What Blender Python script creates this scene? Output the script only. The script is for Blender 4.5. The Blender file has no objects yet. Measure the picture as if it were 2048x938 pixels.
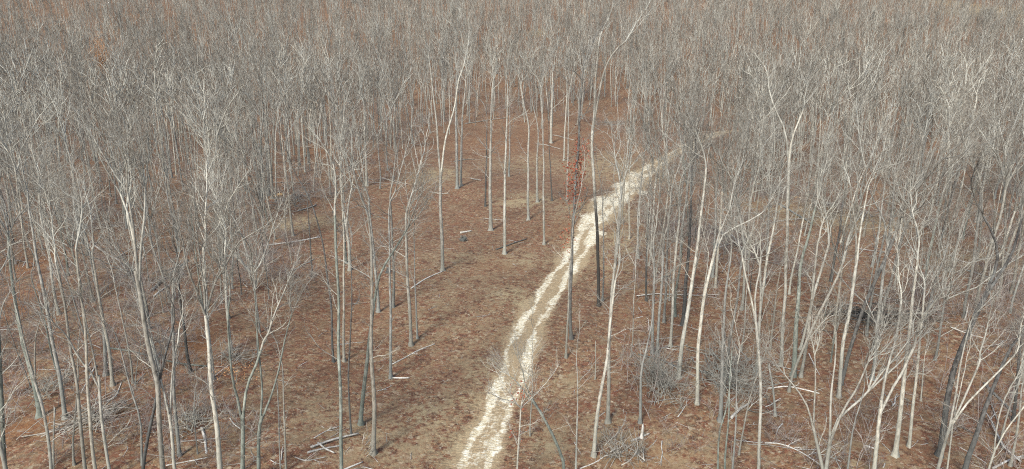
import bpy, math, random
import numpy as np
from mathutils import Vector, Matrix, Quaternion

R = math.radians
random.seed(7)
rng = np.random.default_rng(7)
SC = bpy.context.scene
C = SC.collection

# ------------------------------------------------------------------ camera, sky, sun, exposure
CAM_H, PITCH, F = 27.0, R(16.4), 1384.0          # F: focal length in pixels of the 2048-wide photograph
cam = bpy.data.cameras.new('camera')
cam.sensor_width = 36.0
cam.lens = F / 2048 * 36.0
cam.clip_start, cam.clip_end = 0.5, 5000
cam_o = bpy.data.objects.new('camera', cam)
C.objects.link(cam_o)
cam_o.location = (0, 0, CAM_H)
cam_o.rotation_euler = (math.pi / 2 - PITCH, 0, 0)
SC.camera = cam_o

SUN_EL, SUN_AZ = R(46), R(205)                    # azimuth clockwise from +Y: behind the camera, a little to its left
w = bpy.data.worlds.new('World')
SC.world = w
w.use_nodes = True
nt = w.node_tree
bg = nt.nodes['Background']
sky = nt.nodes.new('ShaderNodeTexSky')
sky.sky_type = 'NISHITA'
sky.sun_disc = False
sky.sun_elevation = SUN_EL
sky.sun_rotation = SUN_AZ
sky.air_density, sky.dust_density, sky.ozone_density = 1.0, 2.0, 1.2
nt.links.new(sky.outputs[0], bg.inputs[0])
bg.inputs[1].default_value = 0.135
sl = bpy.data.lights.new('sun', 'SUN')
sl.energy = 2.6
sl.angle = R(12)
sl.color = (1.0, 0.98, 0.95)
so = bpy.data.objects.new('sun', sl)
C.objects.link(so)
sd = Vector((math.sin(SUN_AZ) * math.cos(SUN_EL), math.cos(SUN_AZ) * math.cos(SUN_EL), math.sin(SUN_EL)))
so.rotation_euler = sd.to_track_quat('Z', 'Y').to_euler()
so.location = sd * 100
SC.view_settings.view_transform = 'Standard'
SC.view_settings.look = 'None'
SC.view_settings.exposure = 0.78
SC.view_settings.gamma = 1.0
SC.cycles.use_denoising = False
SC.cycles.use_adaptive_sampling = False
SC.cycles.filter_width = 1.1
SC.cycles.max_bounces = 5
SC.cycles.diffuse_bounces = 3
SC.cycles.transparent_max_bounces = 4

# ------------------------------------------------------------------ terrain height and the photo-to-ground mapping
def zt(x, y):
    x = np.asarray(x, float); y = np.asarray(y, float)
    z = 0.45 * np.sin(x / 13.0 + 0.6) * np.cos(y / 17.0) + 0.30 * np.sin(x / 6.1 + y / 8.3) + 0.12 * np.sin(x / 2.7 - y / 3.1)
    t = np.clip((y - 185) / 90.0, 0, None)
    hill = np.where(t < 1, 0.5 * t * t, t - 0.5) * 90.0 * 0.155
    side = np.clip((np.abs(x) - 60) / 200, 0, 1) ** 2 * 6 * np.clip((y - 80) / 150, 0, 1)
    roll = 3.5 * np.sin(x / 71.0 + 1.0) * np.clip((y - 200) / 200, 0, 1) + 2.0 * np.sin(y / 43.0 + x / 90) * np.clip((y - 230) / 200, 0, 1)
    return z + hill + side + roll

cp, sp = math.cos(PITCH), math.sin(PITCH)
def ray(u, v):
    a, b = (u - 1024) / F, -(v - 469) / F
    return np.array([a, cp + b * sp, -sp + b * cp])

def ground(u, v):
    d = ray(u, v)
    t, step = 12.0, 1.0
    while t < 1500:
        p = d * t
        if CAM_H + p[2] <= float(zt(p[0], p[1])):
            lo, hi = t - step, t
            for _ in range(18):
                m = (lo + hi) / 2
                q = d * m
                if CAM_H + q[2] <= float(zt(q[0], q[1])): hi = m
                else: lo = m
            q = d * hi
            return np.array([q[0], q[1], float(zt(q[0], q[1]))])
        step = max(0.5, t * 0.01)
        t += step
    return None

def upright(u, v, Y):                              # the point of that sight line at distance Y
    d = ray(u, v)
    k = Y / d[1]
    return np.array([d[0] * k, Y, CAM_H + d[2] * k])

def project(p):
    rel = np.array(p, float) - np.array([0, 0, CAM_H])
    fz = rel[1] * cp - rel[2] * sp
    uy = rel[1] * sp + rel[2] * cp
    return 1024 + F * rel[0] / fz, 469 - F * uy / fz

# ------------------------------------------------------------------ mesh helpers
def mesh_from(name, V, Q, mats, smooth=True, midx=None):
    me = bpy.data.meshes.new(name)
    V = np.asarray(V, np.float32); Q = np.asarray(Q, np.int32)
    n, k = Q.shape
    me.vertices.add(len(V)); me.vertices.foreach_set('co', V.ravel())
    me.loops.add(n * k); me.loops.foreach_set('vertex_index', Q.ravel())
    me.polygons.add(n)
    me.polygons.foreach_set('loop_start', np.arange(0, n * k, k, dtype=np.int32))
    for m in mats: me.materials.append(m)
    if midx is not None: me.polygons.foreach_set('material_index', np.asarray(midx, np.int32))
    me.polygons.foreach_set('use_smooth', np.full(n, smooth, bool))
    me.update(calc_edges=True)
    return me

def tubes(lines, with_fine=False):
    """lines: list of (pts Nx3, radii N, sides); returns V, Q of open tubes, batched by shape."""
    groups = {}
    for p, r, s in lines:
        groups.setdefault((len(p), s), []).append((p, r))
    VV, QQ, FF, off = [], [], [], 0
    for (n, s), L in groups.items():
        P = np.array([a[0] for a in L], float); Rr = np.array([a[1] for a in L], float)
        T = np.gradient(P, axis=1)
        T /= np.linalg.norm(T, axis=2, keepdims=True) + 1e-9
        ref = np.where(np.abs(T[:, :1, 2:3]) > 0.9, np.array([1.0, 0.03, 0]), np.array([0.02, 0.0, 1.0]))
        A = np.cross(T, np.broadcast_to(ref, T.shape)); A /= np.linalg.norm(A, axis=2, keepdims=True) + 1e-9
        B = np.cross(T, A)
        ang = np.arange(s) * 2 * math.pi / s
        ring = P[:, :, None, :] + Rr[:, :, None, None] * (A[:, :, None, :] * np.cos(ang)[:, None] + B[:, :, None, :] * np.sin(ang)[:, None])
        m = len(L)
        V = ring.reshape(-1, 3)
        i = np.arange(m)[:, None, None] * n * s; j = np.arange(n - 1)[None, :, None] * s; k = np.arange(s)[None, None, :]
        k2 = (k + 1) % s
        Q = np.stack([i + j + k, i + j + k2, i + j + s + k2, i + j + s + k], -1).reshape(-1, 4) + off
        VV.append(V); QQ.append(Q); FF.append(np.full(len(Q), 1 if s == 3 else 0)); off += len(V)
    if with_fine: return np.concatenate(VV), np.concatenate(QQ), np.concatenate(FF)
    return np.concatenate(VV), np.concatenate(QQ)

def smooth_path(pts, n, wob=0.0, seed=0):
    pts = np.array(pts, float)
    seg = np.r_[0, np.cumsum(np.linalg.norm(np.diff(pts, axis=0), axis=1))]
    P = np.vstack([2 * pts[0] - pts[1], pts, 2 * pts[-1] - pts[-2]])
    t = np.linspace(0, seg[-1], n)
    out = []
    for x in t:
        i = min(max(int(np.searchsorted(seg, x, side='right')) - 1, 0), len(pts) - 2)
        u = (x - seg[i]) / max(seg[i + 1] - seg[i], 1e-6)
        a, b, c, d = P[i], P[i + 1], P[i + 2], P[i + 3]
        out.append(0.5 * ((2 * b) + (c - a) * u + (2 * a - 5 * b + 4 * c - d) * u * u + (3 * b - 3 * c + d - a) * u ** 3))
    out = np.array(out)
    if wob:
        g = np.random.default_rng(seed)
        ph = g.uniform(0, 6.28, 6)
        s = t / 2.3
        env = np.minimum(1, t / 2.0)
        out[:, 0] += wob * env * (np.sin(s + ph[0]) + 0.5 * np.sin(2.7 * s + ph[1]))
        out[:, 1] += wob * env * (np.sin(1.2 * s + ph[2]) + 0.5 * np.sin(2.3 * s + ph[3]))
    return out

# ------------------------------------------------------------------ materials
def new_mat(name, rough=0.9):
    m = bpy.data.materials.new(name); m.use_nodes = True
    b = m.node_tree.nodes['Principled BSDF']
    b.inputs['Roughness'].default_value = rough
    if 'Specular IOR Level' in b.inputs: b.inputs['Specular IOR Level'].default_value = 0.2
    return m, m.node_tree, b
def N(nt, t, **kw):
    n = nt.nodes.new(t)
    for k, v in kw.items(): setattr(n, k, v)
    return n
def noise(nt, vec, scale, detail=3, rough=0.55, dist=0.0):
    n = N(nt, 'ShaderNodeTexNoise')
    n.inputs['Scale'].default_value = scale; n.inputs['Detail'].default_value = detail
    n.inputs['Roughness'].default_value = rough; n.inputs['Distortion'].default_value = dist
    nt.links.new(vec, n.inputs['Vector'])
    return n.outputs['Fac']
def ramp(nt, fac, stops, interp='LINEAR'):
    r = N(nt, 'ShaderNodeValToRGB')
    e = r.color_ramp.elements
    r.color_ramp.interpolation = interp
    while len(e) < len(stops): e.new(0.5)
    for i, (p, c) in enumerate(stops):
        e[i].position = p
        e[i].color = (*c, 1) if not isinstance(c, (int, float)) else (c, c, c, 1)
    nt.links.new(fac, r.inputs[0])
    return r.outputs[0]
def mix(nt, fac, a, b, blend='MIX'):
    m = N(nt, 'ShaderNodeMix', data_type='RGBA', blend_type=blend)
    for s, v in ((m.inputs[0], fac), (m.inputs[6], a), (m.inputs[7], b)):
        if isinstance(v, (int, float)): s.default_value = v
        elif isinstance(v, tuple): s.default_value = (*v, 1)
        else: nt.links.new(v, s)
    return m.outputs[2]
def mth(nt, op, a, b=None, clamp=False):
    m = N(nt, 'ShaderNodeMath', operation=op, use_clamp=clamp)
    for s, v in ((m.inputs[0], a), (m.inputs[1], b)):
        if v is None: continue
        if isinstance(v, (int, float)): s.default_value = v
        else: nt.links.new(v, s)
    return m.outputs[0]
def bump(nt, b, h, strength, dist):
    n = N(nt, 'ShaderNodeBump')
    n.inputs['Strength'].default_value = strength; n.inputs['Distance'].default_value = dist
    nt.links.new(h, n.inputs['Height']); nt.links.new(n.outputs[0], b.inputs['Normal'])

def bark(name, lo, hi, lichen, lich_amt=0.45, moss=None, foot=None):
    m, nt, b = new_mat(name)
    tc = N(nt, 'ShaderNodeTexCoord'); oi = N(nt, 'ShaderNodeObjectInfo')
    mp = N(nt, 'ShaderNodeMapping'); mp.inputs['Scale'].default_value = (1, 1, 0.35)
    geo = N(nt, 'ShaderNodeNewGeometry')
    nt.links.new(geo.outputs['Position'], mp.inputs['Vector'])
    v = mp.outputs[0]
    n1 = noise(nt, v, 7.0, 5, 0.7)
    col = ramp(nt, n1, [(0.36, lo), (0.58, hi)])
    n2 = noise(nt, geo.outputs['Position'], 1.6, 4, 0.65)
    col = mix(nt, ramp(nt, n2, [(0.50, 0.0), (0.66, lich_amt)]), col, lichen)
    if moss:                                       # moss and damp lichen climbing the foot of the bole
        sx = N(nt, 'ShaderNodeSeparateXYZ'); nt.links.new(tc.outputs['Object'], sx.inputs[0])
        z = mth(nt, 'MULTIPLY_ADD', n2, 6.0)
        z = mth(nt, 'SUBTRACT', sx.outputs[2], mth(nt, 'MULTIPLY', n2, 7.0))
        f = mth(nt, 'MULTIPLY', mth(nt, 'SUBTRACT', 1.0, mth(nt, 'MULTIPLY_ADD', z, 0.6), True), 0.55, True)
        col = mix(nt, f, col, moss)
    if foot:                                       # black bark on the lower bole, pale bark above it
        sx = N(nt, 'ShaderNodeSeparateXYZ'); nt.links.new(tc.outputs['Object'], sx.inputs[0])
        f = mth(nt, 'SUBTRACT', 1.0, mth(nt, 'MULTIPLY', mth(nt, 'SUBTRACT', mth(nt, 'ADD', sx.outputs[2], mth(nt, 'MULTIPLY', n2, 4.0)), 11.5), 0.22, True), True)
        col = mix(nt, f, col, foot)
    rnd = ramp(nt, oi.outputs['Random'], [(0, (0.68, 0.66, 0.63)), (0.5, (0.95, 0.95, 0.93)), (1, (1.22, 1.20, 1.14))])
    col = mix(nt, 1.0, col, rnd, 'MULTIPLY')
    nt.links.new(col, b.inputs['Base Color'])
    bump(nt, b, n1, 0.5, 0.03)
    return m

M = {}
M['p'] = bark('pale_bark', (0.194, 0.184, 0.152), (0.458, 0.439, 0.373), (0.528, 0.519, 0.451), 0.75, (0.220, 0.225, 0.189))
M['b'] = bark('beige_bark', (0.19, 0.17, 0.13), (0.42, 0.39, 0.32), (0.48, 0.465, 0.395), 0.5, (0.24, 0.235, 0.195))
M['g'] = bark('grey_bark', (0.123, 0.121, 0.106), (0.314, 0.309, 0.277), (0.418, 0.423, 0.378), 0.55, (0.171, 0.185, 0.166))
M['m'] = bark('lichen_bark', (0.097, 0.106, 0.088), (0.242, 0.261, 0.221), (0.407, 0.432, 0.369), 0.65, (0.116, 0.138, 0.117))
M['d'] = bark('dark_bark', (0.040, 0.038, 0.036), (0.125, 0.122, 0.113), (0.28, 0.295, 0.28), 0.40, (0.08, 0.085, 0.078))
M['x'] = bark('two_tone_bark', (0.194, 0.184, 0.152), (0.440, 0.422, 0.357), (0.528, 0.519, 0.451), 0.7, None, (0.057, 0.054, 0.048))
M['tw'] = bark('pale_limb_bark', (0.251, 0.244, 0.207), (0.439, 0.426, 0.367), (0.447, 0.449, 0.399), 0.4)
M['tg'] = bark('grey_limb_bark', (0.198, 0.191, 0.162), (0.370, 0.357, 0.307), (0.397, 0.399, 0.353), 0.4)
M['hz'] = bark('fine_twig', (0.137, 0.112, 0.088), (0.265, 0.228, 0.181), (0.310, 0.288, 0.239), 0.4)
M['td'] = bark('dark_limb_bark', (0.11, 0.105, 0.092), (0.22, 0.21, 0.185), (0.30, 0.305, 0.28), 0.3)
M['br'] = bark('brush_twig', (0.186, 0.150, 0.131), (0.353, 0.310, 0.278), (0.412, 0.400, 0.378), 0.4)
M['dead'] = bark('weathered_wood', (0.24, 0.225, 0.19), (0.52, 0.50, 0.45), (0.68, 0.66, 0.60), 0.7)
M['old'] = bark('old_grey_wood', (0.14, 0.125, 0.10), (0.34, 0.315, 0.27), (0.46, 0.44, 0.39), 0.6)
M['cut'] = bark('fresh_split_wood', (0.42, 0.26, 0.12), (0.62, 0.44, 0.24), (0.60, 0.50, 0.34), 0.4)

def leaf_mat(name, a, c):
    m, nt, b = new_mat(name, 0.7)
    geo = N(nt, 'ShaderNodeNewGeometry')
    n = noise(nt, geo.outputs['Position'], 9.0, 2)
    nt.links.new(ramp(nt, n, [(0.35, a), (0.65, c)]), b.inputs['Base Color'])
    return m
M['redleaf'] = leaf_mat('dead_red_leaves', (0.16, 0.045, 0.03), (0.34, 0.10, 0.05))
M['oranleaf'] = leaf_mat('dead_orange_leaves', (0.36, 0.17, 0.07), (0.58, 0.33, 0.15))

def litter(nt, geo_pos, soil=None, orange=None, tone=None):
    """Leaf litter: single leaves (cells about 12 cm) in browns and reds, bits of pale grass, patches of bare soil."""
    vo = N(nt, 'ShaderNodeTexVoronoi'); vo.inputs['Scale'].default_value = 12.5
    wv = N(nt, 'ShaderNodeVectorMath', operation='ADD')
    dn = N(nt, 'ShaderNodeTexNoise'); dn.inputs['Scale'].default_value = 5.0
    nt.links.new(geo_pos, dn.inputs['Vector'])
    sc = N(nt, 'ShaderNodeVectorMath', operation='SCALE'); sc.inputs[3].default_value = 0.25
    nt.links.new(dn.outputs['Color'], sc.inputs[0]); nt.links.new(geo_pos, wv.inputs[0]); nt.links.new(sc.outputs[0], wv.inputs[1])
    nt.links.new(wv.outputs[0], vo.inputs['Vector'])
    sep = N(nt, 'ShaderNodeSeparateColor'); nt.links.new(vo.outputs['Color'], sep.inputs[0])
    leaf = ramp(nt, sep.outputs[0], [(0.0, (0.026, 0.018, 0.013)), (0.22, (0.081, 0.040, 0.026)), (0.44, (0.168, 0.066, 0.038)),
                                     (0.62, (0.180, 0.113, 0.061)), (0.84, (0.238, 0.170, 0.095)), (0.955, (0.321, 0.271, 0.175)), (1.0, (0.614, 0.580, 0.458))], 'LINEAR')
    big = noise(nt, geo_pos, 0.16, 5, 0.62)
    mid = noise(nt, geo_pos, 0.70, 7, 0.80)
    pv = N(nt, 'ShaderNodeVectorMath', operation='ADD'); pv.inputs[1].default_value = (37.0, 11.0, 3.0); nt.links.new(geo_pos, pv.inputs[0])
    red = noise(nt, pv.outputs[0], 1.3, 5, 0.78)
    fine = noise(nt, geo_pos, 3.0, 4, 0.75)
    vc = N(nt, 'ShaderNodeTexVoronoi'); vc.inputs['Scale'].default_value = 3.6; nt.links.new(wv.outputs[0], vc.inputs['Vector'])
    sepc = N(nt, 'ShaderNodeSeparateColor'); nt.links.new(vc.outputs['Color'], sepc.inputs[0])
    clump = ramp(nt, sepc.outputs[0], [(0.0, (0.049, 0.029, 0.018)), (0.3, (0.115, 0.052, 0.030)), (0.55, (0.230, 0.081, 0.040)), (0.72, (0.287, 0.151, 0.066)), (0.88, (0.345, 0.254, 0.142)), (1.0, (0.527, 0.452, 0.318))])
    leaf = mix(nt, 0.45, leaf, clump)
    col = mix(nt, ramp(nt, mid, [(0.46, 0.0), (0.60, 0.60)]), leaf, (0.208, 0.154, 0.087))
    col = mix(nt, ramp(nt, red, [(0.50, 0.0), (0.62, 0.60)]), col, (0.165, 0.059, 0.034))
    col = mix(nt, ramp(nt, big, [(0.34, 0.40), (0.50, 0.0)]), col, (0.104, 0.050, 0.030))
    col = mix(nt, ramp(nt, mid, [(0.32, 0.75), (0.44, 0.0)]), col, (0.053, 0.032, 0.022))
    col = mix(nt, ramp(nt, fine, [(0.54, 0.0), (0.70, 0.55)]), col, (0.261, 0.204, 0.119))
    col = mix(nt, ramp(nt, fine, [(0.32, 0.55), (0.44, 0.0)]), col, (0.047, 0.026, 0.018))
    if orange is not None:
        col = mix(nt, mth(nt, 'MULTIPLY', orange, ramp(nt, mid, [(0.40, 0.10), (0.58, 0.9)]), True), col, mix(nt, sep.outputs[1], (0.147, 0.059, 0.026), (0.277, 0.143, 0.061)))
    if soil is not None:
        s = mth(nt, 'MULTIPLY', soil, ramp(nt, mth(nt, 'ADD', mth(nt, 'MULTIPLY', mid, 0.6), mth(nt, 'MULTIPLY', fine, 0.4)), [(0.45, 0.0), (0.54, 1.0)]), True)
        col = mix(nt, s, col, mix(nt, fine, (0.208, 0.162, 0.087), (0.384, 0.309, 0.182)))
    h = mth(nt, 'ADD', sep.outputs[2], mth(nt, 'MULTIPLY', fine, 2.0))
    return col, h, big, mid, fine

m, nt, b = new_mat('leaf_litter_ground', 0.95)
geo = N(nt, 'ShaderNodeNewGeometry')
at_ = N(nt, 'ShaderNodeAttribute', attribute_name='patch'); sepa = N(nt, 'ShaderNodeSeparateColor')
nt.links.new(at_.outputs['Color'], sepa.inputs[0])
col, h, *_ = litter(nt, geo.outputs['Position'], sepa.outputs[0], sepa.outputs[1])
nt.links.new(col, b.inputs['Base Color']); bump(nt, b, h, 0.6, 0.05)
M['ground'] = m

m, nt, b = new_mat('sandy_track', 0.95)
geo = N(nt, 'ShaderNodeNewGeometry')
pa = N(nt, 'ShaderNodeAttribute', attribute_name='patch'); sp_a = N(nt, 'ShaderNodeSeparateColor'); nt.links.new(pa.outputs['Color'], sp_a.inputs[0])
col, h, big, mid, fine = litter(nt, geo.outputs['Position'], sp_a.outputs[0], sp_a.outputs[1])
ta = N(nt, 'ShaderNodeAttribute', attribute_name='rut'); st = N(nt, 'ShaderNodeSeparateColor'); nt.links.new(ta.outputs['Color'], st.inputs[0])
mp = N(nt, 'ShaderNodeMapping'); uvn = N(nt, 'ShaderNodeUVMap'); nt.links.new(uvn.outputs[0], mp.inputs['Vector'])
mp.inputs['Scale'].default_value = (2.2, 0.45, 1)
streak = noise(nt, mp.outputs[0], 1.6, 5, 0.65)
mp2 = N(nt, 'ShaderNodeMapping'); nt.links.new(uvn.outputs[0], mp2.inputs['Vector']); mp2.inputs['Scale'].default_value = (1.0, 4.0, 1)
cleat = noise(nt, mp2.outputs[0], 1.6, 3, 0.6)
jit = mth(nt, 'ADD', mth(nt, 'MULTIPLY', mid, 0.40), mth(nt, 'ADD', mth(nt, 'MULTIPLY', streak, 0.30), mth(nt, 'MULTIPLY', fine, 0.30)))
edge = mth(nt, 'ADD', st.outputs[1], mth(nt, 'MULTIPLY', mth(nt, 'SUBTRACT', jit, 0.5), 2.2))
col = mix(nt, ramp(nt, edge, [(0.35, 0.0), (0.85, 0.75)]), col, mix(nt, fine, (0.30, 0.22, 0.125), (0.46, 0.37, 0.22)))
rut = mth(nt, 'ADD', st.outputs[0], mth(nt, 'MULTIPLY', mth(nt, 'SUBTRACT', jit, 0.528), 4.4))
sand = ramp(nt, mth(nt, 'ADD', mth(nt, 'MULTIPLY', cleat, 0.5), mth(nt, 'MULTIPLY', fine, 0.5)), [(0.36, (0.34, 0.26, 0.14)), (0.48, (0.60, 0.53, 0.36)), (0.60, (0.82, 0.79, 0.65))])
col = mix(nt, ramp(nt, rut, [(0.26, 0.0), (0.52, 0.55), (0.84, 0.98)]), col, sand)
nt.links.new(col, b.inputs['Base Color']); bump(nt, b, mth(nt, 'ADD', h, mth(nt, 'MULTIPLY', cleat, 3.0)), 0.7, 0.06)
M['track'] = m

# ------------------------------------------------------------------ object helpers
def link(o, parent=None):
    C.objects.link(o)
    if parent is not None: o.parent = parent
    return o
def tag(o, label=None, cat=None, group=None, kind=None):
    if label: o['label'] = label
    if cat: o['category'] = cat
    if group: o['group'] = group
    if kind: o['kind'] = kind
    return o
def mobj(name, me, parent=None, mat=None):
    o = bpy.data.objects.new(name, me)
    link(o, parent)
    if mat is not None:
        o.material_slots[0].link = 'OBJECT'; o.material_slots[0].material = mat
    return o

# ------------------------------------------------------------------ ground sheet
def axis(a, b, fine, lo, hi, grow):
    xs = list(np.arange(a, b + fine / 2, fine))
    s = fine; x = a
    L = []
    while x > lo: s *= grow; x -= s; L.append(x)
    s = fine; x = xs[-1]; Rr = []
    while x < hi: s *= grow; x += s; Rr.append(x)
    return np.array(L[::-1] + xs + Rr)
xs = axis(-75, 85, 0.65, -1300, 1300, 1.06)
ys = axis(28, 150, 0.65, -60, 1500, 1.04)
X, Y = np.meshgrid(xs, ys)
Z = zt(X, np.minimum(Y, 1000))
V = np.stack([X, Y, Z], -1).reshape(-1, 3)
nx, ny = len(xs), len(ys)
i, j = np.meshgrid(np.arange(ny - 1), np.arange(nx - 1), indexing='ij')
a = (i * nx + j).ravel()
g_me = mesh_from('ground', V, np.stack([a, a + 1, a + nx + 1, a + nx], -1), [M['ground']])
# patches of bare soil (s) and of bright orange leaves (o): photo x, y, half width, half height, strength
patches = [
    ('s', 1020, 590, 42, 14, 1.0), ('s', 1045, 608, 14, 5, 1.3), ('s', 1050, 400, 60, 14, 1.0), ('s', 870, 350, 60, 14, .9),
    ('s', 1060, 330, 110, 22, .5), ('s', 1050, 520, 60, 16, .8), ('s', 850, 830, 45, 22, .95), ('s', 780, 880, 110, 60, .55), ('s', 900, 900, 40, 60, .7), ('s', 960, 740, 40, 50, .6), ('s', 1160, 420, 50, 20, .9), ('s', 1310, 350, 40, 16, .9), ('s', 1240, 430, 40, 18, .9), ('s', 650, 820, 60, 30, .5), ('s', 1000, 690, 30, 40, .4),
    ('s', 930, 800, 30, 12, 1.1), ('s', 1110, 770, 60, 20, .6), ('s', 1100, 880, 45, 26, .9), ('s', 1200, 860, 60, 30, .5), ('s', 920, 515, 80, 12, .6),
    ('s', 1180, 500, 80, 60, .5), ('s', 1250, 480, 40, 22, 1.1), ('s', 1220, 330, 90, 26, .9), ('s', 950, 590, 150, 90, .30), ('s', 870, 870, 120, 90, .40),
    ('s', 1590, 420, 110, 18, .9), ('s', 1720, 440, 80, 20, 1.0), ('s', 1950, 520, 90, 24, .7), ('s', 1320, 900, 150, 40, .5), ('s', 1700, 900, 90, 30, .4),
    ('s', 600, 445, 70, 12, 1.0), ('s', 660, 860, 80, 40, .3), ('s', 500, 800, 60, 60, .25), ('s', 1975, 22, 90, 9, 1.6), ('s', 1930, 12, 30, 20, 1.4), ('s', 1075, 66, 18, 6, 1.4),
    ('o', 1050, 285, 150, 22, .40), ('o', 1180, 405, 40, 20, .8), ('o', 1150, 465, 60, 22, .6), ('o', 1000, 530, 60, 14, .5), ('o', 560, 372, 60, 16, .6),
    ('o', 60, 600, 34, 40, 1.1), ('o', 70, 530, 30, 26, .9), ('o', 45, 860, 42, 34, 1.1), ('o', 385, 700, 34, 40, 1.2), ('o', 70, 350, 40, 20, 1.0), ('o', 340, 370, 60, 20, .6),
    ('o', 1100, 860, 30, 20, .7), ('o', 1075, 775, 26, 10, 1.0), ('o', 1290, 910, 90, 26, .7), ('o', 1700, 860, 120, 40, .45), ('o', 1990, 650, 50, 40, .5), ('o', 1880, 800, 120, 80, .25),
    ('o', 1350, 630, 120, 60, .30), ('o', 700, 640, 90, 70, .25), ('o', 430, 300, 60, 16, .6), ('o', 640, 300, 60, 14, .8), ('o', 215, 130, 22, 30, .9),
]
def add_patches(me, V):
  pc = np.zeros((len(V), 4), np.float32); pc[:, 3] = 1
  P1, P2 = V[:, 0], V[:, 1]
  for k, u, v, hw, hh, s in patches:
    c0 = ground(u, v)
    if c0 is None: continue
    cx, cy = ground(u + hw, v), ground(u, v - hh)
    wx = abs((cx if cx is not None else c0 + 8)[0] - c0[0]) + .3
    wy = abs((cy if cy is not None else c0 + 20)[1] - c0[1]) + .3
    r2 = ((P1 - c0[0]) / wx) ** 2 + ((P2 - c0[1]) / wy) ** 2
    ch = 0 if k == 's' else 1
    pc[:, ch] = np.maximum(pc[:, ch], s * np.exp(-r2 ** 1.5))
  ca = me.color_attributes.new('patch', 'FLOAT_COLOR', 'POINT')
  ca.data.foreach_set('color', pc.ravel())
add_patches(g_me, V)
tag(mobj('ground', g_me), kind='structure')

# ------------------------------------------------------------------ the sandy track
tr_px = [(900, 1100), (925, 1010), (952, 938), (985, 850), (1018, 765), (1040, 700), (1066, 640), (1103, 580), (1135, 535), (1163, 490), (1188, 445),
         (1215, 412), (1250, 385), (1285, 352), (1330, 318), (1375, 293), (1425, 272), (1480, 262), (1560, 254)]
tr = [ground(*q) for q in tr_px]
tr = np.array([[q[0], q[1], 0] for q in tr])
L = np.sum(np.linalg.norm(np.diff(tr, axis=0), axis=1))
nT = int(L / 0.6)
tc = smooth_path(tr, nT)
tan = np.gradient(tc, axis=0); tan /= np.linalg.norm(tan, axis=1, keepdims=True)
nor = np.stack([tan[:, 1], -tan[:, 0]], -1)
us = np.linspace(-4.2, 4.2, 43)
dist = np.r_[0, np.cumsum(np.linalg.norm(np.diff(tc, axis=0), axis=1))]
TX = tc[:, None, 0] + nor[:, None, 0] * us; TY = tc[:, None, 1] + nor[:, None, 1] * us
g1 = 0.85 + 0.0 * dist
hwid = np.interp(tc[:, 1], [30, 60, 75, 92, 110, 125, 150, 180, 260], [.31, .34, .38, .66, .85, .8, .5, .36, .28])[:, None]
wid = np.interp(tc[:, 1], [30, 60, 75, 92, 110, 125, 150, 180, 260], [1.45, 1.55, 1.6, 2.1, 2.7, 2.4, 1.9, 1.5, 1.3])[:, None]
amp = np.interp(tc[:, 1], [30, 50, 60, 110, 130, 160, 190, 260], [.95, 1.0, 1.0, 1.15, .85, .55, .45, .3])[:, None]
dd_ = dist[:, None]; sg = np.sign(us)[None, :]
off_ = 0.85 + .16 * np.sin(dd_ / 2.9 + sg) + .10 * np.sin(dd_ / 1.1 + 2 * sg)
hwid = hwid * (1 + .38 * np.sin(dd_ / 1.9 + 1.7 * sg) + .25 * np.sin(dd_ / .83 + sg))
rutv = np.exp(-(((np.abs(us)[None, :] - off_) / hwid) ** 2) * 0.8) * (1 + .25 * np.sin(dist / 3.1)[:, None] * np.sign(us)[None, :])
mid_ = np.interp(tc[:, 1], [30, 44, 52, 60, 90, 110], [.42, .50, .30, .12, .25, .50])[:, None] * np.exp(-(us[None, :] / 0.7) ** 4)
rutv = np.maximum(rutv, mid_) * amp
for bu, bv, bw, bh in ((1184, 438, 26, 13), (1215, 402, 34, 9), (1252, 372, 34, 9), (1290, 388, 16, 6), (1203, 468, 10, 6), (1270, 350, 16, 6), (1165, 455, 10, 10), (985, 795, 14, 18), (1015, 800, 20, 9), (1380, 292, 40, 7), (1425, 271, 30, 6)):
    b0 = ground(bu, bv); bx = abs(ground(bu + bw, bv)[0] - b0[0]); by = abs(ground(bu, bv - bh)[1] - b0[1])
    rutv = np.maximum(rutv, (1.05 if bu < 1350 else .62) * np.exp(-(((TX - b0[0]) / bx) ** 2 + ((TY - b0[1]) / by) ** 2) ** 1.5))
wid = wid * (1 + .16 * np.sin(dd_ / 3.7 + sg) + .10 * np.sin(dd_ / 1.3))
edgev = np.clip(1.0 - (np.abs(us)[None, :] - wid + 0.5) / 1.3, 0, 1)
ru = np.exp(-((np.abs(us)[None, :] - 0.82) / 0.28) ** 2)
sink = np.clip((np.abs(us)[None, :] - 3.5) / 0.7, 0, 1)
TZ = zt(TX, TY) + 0.085 - 0.04 * ru + 0.012 * np.exp(-((np.abs(us)[None, :] - 1.35) / 0.2) ** 2) - 0.2 * sink
V = np.stack([TX, TY, TZ], -1).reshape(-1, 3)
nx, ny = len(us), nT
i, j = np.meshgrid(np.arange(ny - 1), np.arange(nx - 1), indexing='ij')
a = (i * nx + j).ravel()
t_me = mesh_from('dirt_track', V, np.stack([a, a + 1, a + nx + 1, a + nx], -1), [M['track']])
cc = np.zeros((len(V), 4), np.float32); cc[:, 0] = rutv.ravel(); cc[:, 1] = (edgev + 0 * rutv).ravel(); cc[:, 3] = 1
add_patches(t_me, V)
ca = t_me.color_attributes.new('rut', 'FLOAT_COLOR', 'POINT'); ca.data.foreach_set('color', cc.ravel())
uv = t_me.uv_layers.new(name='UVMap')
vi = np.empty(len(t_me.loops), np.int32); t_me.loops.foreach_get('vertex_index', vi)
UV = np.stack([np.broadcast_to(us[None, :], rutv.shape).ravel(), np.broadcast_to(dist[:, None], rutv.shape).ravel()], -1)
uv.data.foreach_set('uv', UV[vi].astype(np.float32).ravel())
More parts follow.
